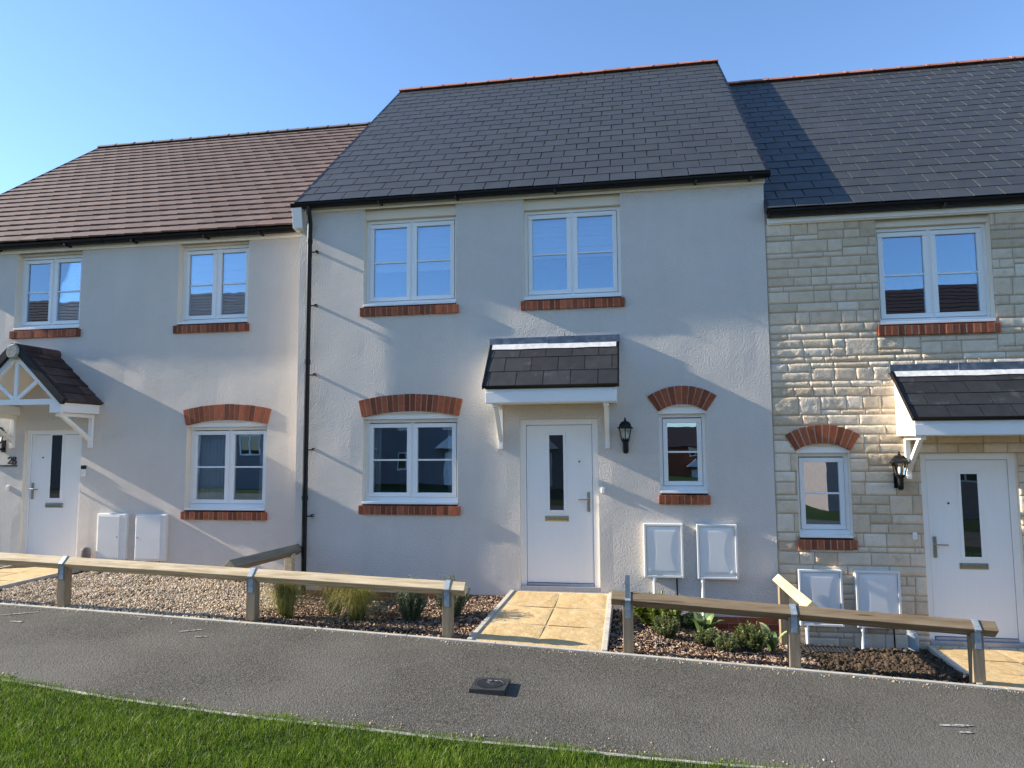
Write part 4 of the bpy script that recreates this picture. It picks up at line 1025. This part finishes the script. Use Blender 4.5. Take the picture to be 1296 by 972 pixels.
fence('brown low timber rail in front of the shrubs and bare soil', (xr1, FY, rtop(xr1)), (xr0, FY, rtop(xr0)), [(xr1 - x) / (xr1 - xr0) for x in (3.915, 2.36, 0.835)], MAT['wood_brown'], MAT['post_wood'], upright=(xr1 - 0.835) / (xr1 - xr0))
fence('weathered grey side rail running back to the downpipe', (-3.45, -0.06, 0.43), (-3.45, -1.69, 0.475), [0.14], MAT['wood_side_grey'], MAT['wood_pale'], False, post_ground=bed_z)
fence('fresh yellow side rail running back between the grey and stone houses', (2.555, -0.09, 0.185), (2.555, -1.69, 0.21), [0.16], MAT['wood_side_pale'], MAT['post_wood'], False, post_ground=bed_z)

# ------------------------------------------------------------------ loose ground cover
def ico():
    t = (1 + 5 ** .5) / 2
    v = np.array([(-1, t, 0), (1, t, 0), (-1, -t, 0), (1, -t, 0), (0, -1, t), (0, 1, t), (0, -1, -t), (0, 1, -t), (t, 0, -1), (t, 0, 1), (-t, 0, -1), (-t, 0, 1)], float)
    v /= np.linalg.norm(v[0])
    f = np.array([(0, 11, 5), (0, 5, 1), (0, 1, 7), (0, 7, 10), (0, 10, 11), (1, 5, 9), (5, 11, 4), (11, 10, 2), (10, 7, 6), (7, 1, 8), (3, 9, 4), (3, 4, 2), (3, 2, 6), (3, 6, 8), (3, 8, 9), (4, 9, 5), (2, 4, 11), (6, 2, 10), (8, 6, 7), (9, 8, 1)])
    return v, f
def rot_mats(rs, n, flat):
    a = rs.uniform(0, 2 * math.pi, n); b = rs.normal(0, flat, n); c = rs.normal(0, flat, n)
    ca, sa, cb, sb, cc, sc = np.cos(a), np.sin(a), np.cos(b), np.sin(b), np.cos(c), np.sin(c)
    Rz = np.zeros((n, 3, 3)); Rz[:, 0, 0] = ca; Rz[:, 0, 1] = -sa; Rz[:, 1, 0] = sa; Rz[:, 1, 1] = ca; Rz[:, 2, 2] = 1
    Ry = np.zeros((n, 3, 3)); Ry[:, 0, 0] = cb; Ry[:, 0, 2] = sb; Ry[:, 2, 0] = -sb; Ry[:, 2, 2] = cb; Ry[:, 1, 1] = 1
    Rx = np.zeros((n, 3, 3)); Rx[:, 1, 1] = cc; Rx[:, 1, 2] = -sc; Rx[:, 2, 1] = sc; Rx[:, 2, 2] = cc; Rx[:, 0, 0] = 1
    return Rz @ Ry @ Rx
def scatter(name, pts, sizes, tint, proto, rs, flat, mat, jag=0.25):
    v, f = proto; n = len(pts); k = len(v)
    V = v[None] * (1 + rs.uniform(-jag, jag, (n, k, 1))) * sizes[:, None, :]
    V = np.einsum('nij,nkj->nki', rot_mats(rs, n, flat), V) + pts[:, None, :]
    F = (f[None] + (np.arange(n) * k)[:, None, None]).reshape(-1, f.shape[1])
    o = np_mesh(name, V.reshape(-1, 3), F, np.repeat(tint, len(f)), mat); return o
def bed_pts(rs, n, x0, x1, y0, y1, lift=0.0, ok=None):
    P = np.stack([rs.uniform(x0, x1, n), rs.uniform(y0, y1, n)], 1)
    if ok is not None: P = P[[ok(x, y) for x, y in P]]
    return np.array([(x, y, bed_z(x, y) + lift * rs.random()) for x, y in P])
rs = np.random.RandomState(5)
bound = lambda y: -3.28 + 0.06 * math.sin(y * 5)
p = bed_pts(rs, 21000, -6.80, -3.1, -1.85, LY - .02, 0.022, lambda x, y: x < bound(y) + rs.normal(0, .03))
s = rs.uniform(0.007, 0.016, (len(p), 1)) * rs.uniform(0.7, 1.3, (len(p), 3)) * np.array([1.1, 1, .75])
tag(scatter('gravel', p, s, rs.beta(2.1, 2, len(p)), ico(), rs, 0.6, MAT['gravel']), 'pale buff gravel spread behind the left rail', 'gravel', kind='stuff')
box_v = np.array([(-1, -1, -1), (1, -1, -1), (1, 1, -1), (-1, 1, -1), (-1, -1, 1), (1, -1, 1), (1, 1, 1), (-1, 1, 1)], float) * 0.6
box_f = np.array([(3, 2, 1, 0), (4, 5, 6, 7), (0, 1, 5, 4), (1, 2, 6, 5), (2, 3, 7, 6), (3, 0, 4, 7)])
def mulch(name, x0, x1, n, seed, ok, label):
    rs = np.random.RandomState(seed)
    p = bed_pts(rs, n, x0, x1, -1.85, -.02, 0.028, ok)
    L = rs.uniform(0.010, 0.034, len(p)); s = np.stack([L, L * rs.uniform(.3, .7, len(p)), rs.uniform(.002, .006, len(p))], 1)
    tag(scatter(name, p, s, rs.beta(2.0, 1.6, len(p)), (box_v, box_f), rs, 0.35, MAT['bark'], 0.3), label, 'bark mulch', kind='stuff')
mulch('bark_mulch', -3.4, -0.60, 9500, 6, lambda x, y: x > bound(y) + rs.normal(0, .03) and x < -0.70 + 0.06 * (y + 1.85) * 1.1 - .02, 'brown bark chips under the feathery grasses and left rail')
mulch('bark_mulch', 0.62, 2.62, 7500, 7, lambda x, y: x > 0.645, 'brown bark chips under the shrubs right of the path')
rs = np.random.RandomState(8)
p = bed_pts(rs, 9000, 2.62, 4.05, -1.85, -0.02, 0.012, lambda x, y: x < 4.13 + 0.11 * y and not (2.7 < x < 3.24 and -.65 < y < -.36))
s = rs.gamma(1.6, 0.0045, (len(p), 1)) * rs.uniform(.7, 1.3, (len(p), 3)) + .002
tag(scatter('soil_clods', p, s, rs.beta(1.5, 2, len(p)), ico(), rs, 0.8, MAT['clod']), 'dark crumbly bare soil in front of the stone house', 'soil', kind='stuff')
# grit along the edging
rs = np.random.RandomState(9)
n = 1500; gx = rs.uniform(-7, 6, n); side = rs.random(n)
gyv = np.where(side < .55, -1.915 - rs.gamma(1.1, .035, n), 0)
for i in range(n):
    if side[i] >= .55: gyv[i] = gy(gx[i]) + rs.gamma(1.2, .07)
p = np.array([(x, y, pz(x, y) + .002) for x, y in zip(gx, gyv)])
s = rs.gamma(2, .0015, (n, 1)) * rs.uniform(.7, 1.3, (n, 3)) + .0012
tag(scatter('grit', p, s, rs.beta(2, 2.5, n), ico(), rs, 0.8, MAT['gravel']), 'loose pale grit along the pavement edges', 'grit', kind='stuff')

# ------------------------------------------------------------------ planting
def blades(rs, base, n, h, spread, width, droop, segs=5, lean=(0, 0), root=0.05):
    """curved grass blades; returns V, F arrays"""
    a = rs.uniform(0, 2 * math.pi, n); H = h * rs.uniform(0.55, 1.1, n); S = spread * rs.uniform(0.1, 1.0, n) ** 0.8
    r0 = root * np.sqrt(rs.random(n)); a2 = rs.uniform(0, 2 * math.pi, n)
    bx = base[0] + r0 * np.cos(a2); by = base[1] + r0 * np.sin(a2); bz = np.full(n, base[2]) if np.isscalar(base[2]) else base[2]
    dx, dy = np.cos(a), np.sin(a); px, py = -dy, dx
    V = np.zeros((n, segs + 1, 2, 3)); D = droop * rs.uniform(.8, 1.2, n)
    for k in range(segs + 1):
        t = k / segs; out = S * (t ** 1.4) ; z = H * (t - D * t ** 3)
        w = width * (1 - t * .92) * .5
        cx = bx + dx * out + lean[0] * t * t; cy = by + dy * out + lean[1] * t * t; cz = bz + z
        for sgn, q in ((-1, 0), (1, 1)):
            V[:, k, q, 0] = cx + sgn * px * w; V[:, k, q, 1] = cy + sgn * py * w; V[:, k, q, 2] = cz
    idx = np.arange(n)[:, None] * (segs + 1) * 2 + np.arange(segs)[None] * 2
    F = np.stack([idx, idx + 1, idx + 3, idx + 2], -1).reshape(-1, 4)
    return V.reshape(-1, 3), F
def grass_clump(x, y, h, spread, n, seed, mat, label, lean=(0, 0)):
    rs = np.random.RandomState(seed); z = bed_z(x, y)
    o = thing('ornamental_grass', (x, y, z), label, 'ornamental grass', 'feathery grasses in the left bed')
    V, F = blades(rs, (x, y, z), n, h, spread, 0.0042, 0.78, 7, lean, 0.07)
    t = np.repeat(rs.beta(1.6, 1.8, n), 7) * 0.5 + np.tile(np.linspace(0, .5, 7), n)
    np_mesh('blades', V, F, t, mat, o); return o
grass_clump(-2.90, -1.45, 0.92, 0.36, 1500, 51, MAT['stipa'], 'dense green clump of feathery grass just right of the second fence post')
grass_clump(-2.50, -1.05, 0.94, 0.56, 1300, 52, MAT['stipa_dry'], 'straw coloured feathery grass standing furthest back of the three')
grass_clump(-2.10, -1.38, 0.90, 0.52, 1400, 53, MAT['stipa'], 'wide yellow green feathery grass nearest the lavender bush', (0.05, 0))
rs = np.random.RandomState(54)
def leaves(rs, C, D, L, W, cup=0.15):
    """one folded leaf (two quads) per point"""
    n = len(C); D = D / np.linalg.norm(D, axis=1, keepdims=True)
    up = np.tile(np.array([0, 0, 1.0]), (n, 1)) + rs.normal(0, .4, (n, 3)); S = np.cross(D, up); S /= np.linalg.norm(S, axis=1, keepdims=True) + 1e-9; N = np.cross(S, D)
    L = np.broadcast_to(L, (n,))[:, None]; W = np.broadcast_to(W, (n,))[:, None]
    V = np.stack([C, C + D * L * .5 + S * W + N * L * cup, C + D * L, C + D * L * .5 - S * W + N * L * cup], 1)
    idx = np.arange(n)[:, None] * 4
    return V.reshape(-1, 3), (idx + np.array([[0, 1, 2, 3]]))
def bush(x, y, h, r, stems, per, leaf, mat, seed, name, label, cat, group, upright=0.85, top_tint=.35, wid=0.16):
    rs = np.random.RandomState(seed); z = bed_z(x, y) - .01
    o = thing(name, (x, y, z), label, cat, group); st = MB(); Cs = []; Ds = []; Ts = []
    for i in range(stems):
        a = rs.uniform(0, 2 * math.pi); rr = r * math.sqrt(rs.random()); hh = h * rs.uniform(.6, 1.05) * (1 - .35 * (rr / r) ** 2)
        tip = np.array([x + rr * math.cos(a), y + rr * math.sin(a), z + hh]); b = np.array([x + .25 * rr * math.cos(a), y + .25 * rr * math.sin(a), z])
        midp = (tip + b) / 2 + np.array([rr * .18 * math.cos(a), rr * .18 * math.sin(a), 0]) * (1 - upright)
        st.tube([b, midp, tip], [.004, .003, .0015], 4, False)
        t = rs.uniform(.12, 1.0, per); pts = b[None] * ((1 - t) ** 2)[:, None] + midp[None] * (2 * t * (1 - t))[:, None] + tip[None] * (t ** 2)[:, None]
        d = rs.normal(0, 1, (per, 3)); d[:, 2] = np.abs(d[:, 2]) * .5 + upright; Cs.append(pts); Ds.append(d); Ts.append(np.clip(rs.beta(2, 2, per) * .7 + top_tint * (t - .4), 0, 1))
    C = np.concatenate(Cs); D = np.concatenate(Ds); T = np.concatenate(Ts); Lf = leaf * rs.uniform(.6, 1.2, len(C))
    V, F = leaves(rs, C, D, Lf, Lf * wid)
    np_mesh('foliage', V, F, T, mat, o); st.build('stems', MAT['stem'], o); return o
G = 'small shrubs in the front beds'
bush(-1.53, -1.22, 0.49, 0.20, 85, 75, 0.040, MAT['lavender'], 61, 'lavender_bush', 'upright grey green lavender bush in the open bark behind the left rail', 'shrub', G, 1.0, wid=.10)
bush(-1.14, -1.0, 0.47, 0.23, 80, 70, 0.040, MAT['lavender'], 62, 'lavender_bush', 'grey green lavender bush half hidden behind the post beside the path', 'shrub', G, 1.0, wid=.10)
bush(1.14, -0.55, 0.38, 0.32, 46, 26, 0.085, MAT['lime'], 63, 'leafy_shrub', 'lime green leafy shrub at the wall beneath the meter boxes', 'shrub', G, .5, wid=.28)
bush(1.52, -0.36, 0.24, 0.18, 18, 18, 0.07, MAT['hebe'], 69, 'leafy_shrub', 'dark green leafy shrub against the wall by a white conduit', 'shrub', G, .5, wid=.28)
bush(1.225, -1.05, 0.29, 0.16, 60, 85, 0.028, MAT['hebe'], 64, 'heather_bush', 'small rounded heathery bush between lime shrub and path', 'shrub', G, .8, wid=.14)
bush(1.62, -1.18, 0.21, 0.14, 52, 80, 0.026, MAT['hebe'], 65, 'heather_bush', 'low heathery bush just below the broad leaved plant', 'shrub', G, .7, wid=.14)
bush(1.80, -1.34, 0.19, 0.14, 52, 80, 0.026, MAT['hebe'], 66, 'heather_bush', 'lowest heathery bush nearest the middle of the brown rail', 'shrub', G, .6, wid=.14)
bush(2.08, -1.2, 0.32, 0.21, 70, 90, 0.030, MAT['hebe'], 67, 'heather_bush', 'tight green bush beside the post at the yellow side rail', 'shrub', G, .8, wid=.16)
def broad_plant(x, y, h, n, seed, label, mat=MAT['broad']):
    rs = np.random.RandomState(seed); z = bed_z(x, y); o = thing('broad_leaf_plant', (x, y, z), label, 'plant', 'broad leaved plants in the right bed'); m = MB()
    for i in range(n):
        a = 2 * math.pi * i / n + rs.uniform(-.3, .3); L = h * rs.uniform(.7, 1.1); out = L * rs.uniform(.35, .75); w = L * rs.uniform(.13, .19); d = Vector((math.cos(a), math.sin(a), 0)); s = Vector((-d.y, d.x, 0))
        k = 6; prev = None; t0 = min(1, max(0, rs.normal(.45, .25)))
        for q in range(k + 1):
            t = q / k; c = Vector((x, y, z)) + d * (0.015 + out * t ** 1.3) + Vector((0, 0, L * (t * 1.05 - .35 * t ** 3))); ww = w * math.sin(math.pi * (0.08 + .92 * t) ** .8) * 1.0 + .003; lift = Vector((0, 0, ww * .45))
            cur = (c - s * ww + lift, c, c + s * ww + lift)
            if prev:
                m.poly([prev[0], cur[0], cur[1], prev[1]], t0); m.poly([prev[1], cur[1], cur[2], prev[2]], min(1, t0 + .1))
            prev = cur
    m.build('leaves', mat, o, smooth=True)
broad_plant(1.62, -0.85, 0.36, 13, 71, 'bright broad leaved plant in the middle of the right bed')
broad_plant(2.30, -1.0, 0.34, 6, 72, 'few curling broad leaves right of the tight green bush')

# ------------------------------------------------------------------ lawn
def lawn():
    rs = np.random.RandomState(80); Vs = []; Fs = []; Ts = []; off = 0
    for x0, x1, y0, y1, n, segs, wd in ((-6.5, 4.5, -5.9, -3.55, 210000, 3, 0.0040), (-14, 14, -9.5, -3.3, 60000, 2, 0.007)):
        X = rs.uniform(x0, x1, n); Y = rs.uniform(y0, y1, n)
        edge = np.interp(X, [g[0] for g in GE], [g[1] for g in GE]) + 0.004 + rs.normal(0, .022, n) + .022 * np.sin(X * 7) * np.sin(X * 2.3) + .02 * np.sin(X * 17.3 + 1) * np.sin(X * 5.1)
        k = Y < edge
        if segs == 2: k &= ~((X > -6.4) & (X < 4.4) & (Y > -5.8))
        X, Y = X[k], Y[k]; n = len(X)
        xc = np.clip(X, -14, 14); Z = -0.200 - 0.0432 * xc - 0.0009 * xc * xc + 0.025 * (Y + 1.87) + 0.002
        cl = np.array([noise.noise((a * 2.6, b * 2.6, 0)) + .5 * noise.noise((a * 7, b * 7, 3)) for a, b in zip(X, Y)])
        a = rs.uniform(0, 2 * math.pi, n); H = (0.052 + .026 * cl) * rs.uniform(.55, 1.3, n); S = H * rs.uniform(.1, .8, n)
        dx, dy = np.cos(a), np.sin(a); fa = rs.uniform(0, 2 * math.pi, n); px, py = np.cos(fa), np.sin(fa)
        V = np.zeros((n, segs + 1, 2, 3))
        for q in range(segs + 1):
            t = q / segs; w = wd * (1 - .9 * t) * .5; ox = dx * S * t ** 1.6; oy = dy * S * t ** 1.6; oz = H * (t - .22 * t ** 3)
            for c, sg in ((0, -1), (1, 1)):
                V[:, q, c, 0] = X + ox + sg * px * w; V[:, q, c, 1] = Y + oy + sg * py * w; V[:, q, c, 2] = Z + oz
        idx = np.arange(n)[:, None] * (segs + 1) * 2 + np.arange(segs)[None] * 2
        Fs.append(np.stack([idx, idx + 1, idx + 3, idx + 2], -1).reshape(-1, 4) + off); off += n * (segs + 1) * 2
        Vs.append(V.reshape(-1, 3)); tt = np.clip(rs.beta(2.2, 2.4, n) + .22 * cl, 0, .92); tt[rs.random(n) < .015] = 1.0
        Ts.append(np.repeat(tt, segs))
    o = np_mesh('grass', np.concatenate(Vs), np.concatenate(Fs), np.concatenate(Ts), MAT['lawn']); tag(o, 'lush green mown grass along the pavement', 'grass', kind='stuff')
lawn()

# ------------------------------------------------------------------ inspection cover and marks on the pavement
def cover():
    x0, x1, y0, y1 = -0.425, -0.135, -3.185, -2.885; z = pz(-0.28, -3.0); sl = -0.0432
    o = thing('inspection_cover', (-0.28, -3.03, z), 'raised black square inspection cover in the pavement', 'inspection cover')
    zt = z + 0.034
    m = MB(); m.box(x0, x1, y0, y1, z - .05, zt - .004)
    cx, cy = (x0 + x1) / 2, (y0 + y1) / 2; r = 0.126; k = 40
    ring = [(cx + r * math.cos(2 * math.pi * i / k), cy + r * math.sin(2 * math.pi * i / k)) for i in range(k)]
    sq = []
    for px, py in ring:
        d = max(abs(px - cx) / (x1 - x0), abs(py - cy) / (y1 - y0)) * 2; sq.append((cx + (px - cx) / d * .995, cy + (py - cy) / d * .995))
    for i in range(k):
        j = (i + 1) % k
        m.poly([(ring[i][0], ring[i][1], zt), (sq[i][0], sq[i][1], zt), (sq[j][0], sq[j][1], zt), (ring[j][0], ring[j][1], zt)])
        m.poly([(sq[i][0], sq[i][1], zt), (sq[i][0], sq[i][1], zt - .006), (sq[j][0], sq[j][1], zt - .006), (sq[j][0], sq[j][1], zt)])
    m.build('frame', MAT['cover'], o)
    l = MB(); l.lathe(cx, cy, [(0.121, zt - .006), (0.121, zt - .001), (.112, zt + .0005), (.109, zt - .003)], 40)
    for i in range(-8, 9):
        x = cx + i * 0.0125; hh = math.sqrt(max(0, .104 ** 2 - (x - cx) ** 2))
        if hh < .02: continue
        if abs(i) < 3:
            l.box(x - .0033, x + .0033, cy - hh, cy - .01, zt - .004, zt + .002); l.box(x - .0033, x + .0033, cy + .045, cy + hh, zt - .004, zt + .002)
        else: l.box(x - .0033, x + .0033, cy - hh, cy + hh, zt - .004, zt + .002)
    l.build('lid', MAT['cover'], o)
    for a, b, c, e in ((-.038, 0, .068, .084), (.02, .048, .066, .08), (-.036, -.008, .022, .036)):
        p = MB(); p.box(cx + a, cx + b, cy + c, cy + e, zt - .003, zt + .003); p.build('raised_plate', MAT['grey_frame'], o)
cover()
def marks():
    m = MB()
    def dash(x0, y0, x1, y1, w):
        d = Vector((x1 - x0, y1 - y0)).normalized(); n = Vector((-d.y, d.x)) * w / 2; k = 9; L = []; Rr = []
        for i in range(k + 1):
            t = i / k; x = x0 + (x1 - x0) * t; y = y0 + (y1 - y0) * t; ww = (0.35 + math.sin(math.pi * t) ** .6) * (1 + .5 * noise.noise((x * 30, y * 30, 0)))
            L.append((x + n.x * ww, y + n.y * ww)); Rr.append((x - n.x * ww, y - n.y * ww))
        for i in range(k):
            m.poly([(a, b, pz(a, b) + .0065) for a, b in (Rr[i], Rr[i + 1], L[i + 1], L[i])])
    dash(-5.79, -2.3, -5.45, -2.05, .02); dash(-5.45, -2.42, -5.3, -2.42, .03); dash(-3.6, -2.33, -3.42, -2.2, .02); dash(-3.36, -2.43, -3.24, -2.40, .02); dash(-4.35, -1.96, -4.22, -1.97, .02)
    dash(3.16, -2.90, 3.42, -2.84, .03); dash(3.25, -3.0, 3.36, -2.98, .025)
    tag(m.build('pavement_markings', MAT['chalk']), kind='structure')
marks()

# ------------------------------------------------------------------ houses across the road (seen in the window panes)
def far_house(x0, x1, y, z0, h, ridge, depth, wmat, rmat, label, porch=True, wins=4):
    o = thing('facing_house', ((x0 + x1) / 2, y, z0), label, 'house', 'houses across the road mirrored in the panes')
    w = MB(); yb = y - depth; ym = (y + yb) / 2
    w.box(x0, x1, yb, y, z0 - 1, z0 + h)
    for x in (x0, x1): w.poly([(x, yb, z0 + h), (x, y, z0 + h), (x, ym, z0 + ridge)])
    w.build('wall', wmat, o)
    r = MB(); e = .3; sl = (ridge - h) / (depth / 2); zc = z0 + h - e * sl
    r.prism([(y + e, zc), (y + e, zc + .12), (ym, z0 + ridge + .12), (yb - e, zc + .12), (yb - e, zc), (ym, z0 + ridge)], 'x', x0 - .2, x1 + .2)
    n = 22
    for i in range(n):
        f = i / n; yy = y + e - (depth / 2 + e) * f; zz = zc + .12 + (z0 + ridge - zc) * f; r.box(x0 - .2, x1 + .2, yy - .16, yy + .015, zz - .05, zz + .03, rng.random())
    rf = r.build('roof', rmat, o)
    step = (x1 - x0) / wins
    for i in range(wins):
        cx = x0 + step * (i + .5)
        for zb in (z0 + .95, z0 + 3.4):
            if porch and i % 2 == 0 and zb < z0 + 2:
                d = MB(); d.box(cx - .45, cx + .45, y - .02, y + .03, z0, z0 + 2.05); d.build('door', MAT['door'], o)
                p = MB(); p.prism([(cx - .95, z0 + 2.3), (cx + .95, z0 + 2.3), (cx, z0 + 3.1)], 'y', y, y + .75); p.build('porch_canopy', MAT['upvc'], o); continue
            f = MB()
            for a, b, c, d_ in ((cx - .6, cx + .6, zb, zb + .09), (cx - .6, cx + .6, zb + 1.05, zb + 1.12), (cx - .6, cx - .53, zb + .09, zb + 1.05), (cx + .53, cx + .6, zb + .09, zb + 1.05), (cx - .05, cx + .05, zb + .09, zb + 1.05)): f.box(a, b, y - .02, y + .04, c, d_)
            wn = f.build('window', MAT['upvc'], o); g = MB(); g.box(cx - .55, cx + .55, y - .01, y + .015, zb + .03, zb + 1.09); g.build('pane', MAT['door_glass'], wn)
    return o
far_house(-46, -18, -26, 0.35, 6.2, 10.9, 8, MAT['far_wall'], MAT['tile'], 'pale terrace with brown roof mirrored in the left upper windows', True, 8)
far_house(-17.5, -3.0, -34, -0.7, 4.9, 8.0, 8, MAT['far_wall'], MAT['tile_dark'], 'grey house with white porches mirrored in the central ground floor window', True, 5)
far_house(-2, 26, -64, -2.6, 4.4, 6.3, 8, MAT['brick'], MAT['tile_dark'], 'distant red brick terrace mirrored in the small arched window', True, 8)
far_house(10.0, 38, -27, -1.0, 6.0, 10.9, 8, MAT['far_pink'], MAT['tile_dark'], 'house with dark brown roof mirrored in the stone house window', True, 7)

# ------------------------------------------------------------------ camera, sun and sky
cam = bpy.data.cameras.new('camera'); co = bpy.data.objects.new('camera', cam); col.objects.link(co); scene.camera = co
yaw, pitch, roll = R(9.63562), R(4.97503), R(-0.38595)
f = Vector((-math.sin(yaw) * math.cos(pitch), math.cos(yaw) * math.cos(pitch), math.sin(pitch)))
r = f.cross(Vector((0, 0, 1))).normalized(); u = r.cross(f)
r2 = r * math.cos(roll) + u * math.sin(roll); u2 = -r * math.sin(roll) + u * math.cos(roll)
m = Matrix((r2, u2, -f)).transposed().to_4x4(); m.translation = Vector((0.92275, -8.95246, 1.76255)); co.matrix_world = m
cam.sensor_fit = 'HORIZONTAL'; cam.sensor_width = 36; cam.lens = 36 * 900 / 1296; cam.clip_start = 0.05; cam.clip_end = 2000

SUN_G, SUN_T = R(2.65), 0.47
d = Vector((math.cos(SUN_G), math.sin(SUN_G), -SUN_T)).normalized()
elev = math.asin(-d.z)
sl = bpy.data.lights.new('sun', 'SUN'); sl.energy = 5.0; sl.angle = R(0.53); sl.color = (1.0, 0.90, 0.74)
so = bpy.data.objects.new('sun', sl); so.rotation_euler = d.to_track_quat('-Z', 'Y').to_euler(); so.location = (-20, -2, 12); col.objects.link(so)
w = bpy.data.worlds.new('World'); scene.world = w; w.use_nodes = True; nt = w.node_tree
sky = nt.nodes.new('ShaderNodeTexSky'); sky.sky_type = 'NISHITA'; sky.sun_disc = False; sky.sun_elevation = elev
sky.sun_rotation = math.atan2(-d.x, -d.y); sky.altitude = 50; sky.air_density = 0.9; sky.dust_density = 0.05; sky.ozone_density = 4.2
bg = nt.nodes['Background']; bg.inputs['Strength'].default_value = 0.14
nt.links.new(sky.outputs[0], bg.inputs['Color'])
scene.view_settings.view_transform = 'Standard'; scene.view_settings.look = 'None'; scene.view_settings.gamma = 1.0; scene.view_settings.exposure = 1.15
scene.render.engine = 'CYCLES'
scene.cycles.max_bounces = 8; scene.cycles.diffuse_bounces = 4; scene.cycles.glossy_bounces = 4; scene.cycles.transparent_max_bounces = 12
scene.cycles.use_denoising = True; scene.cycles.use_adaptive_sampling = True
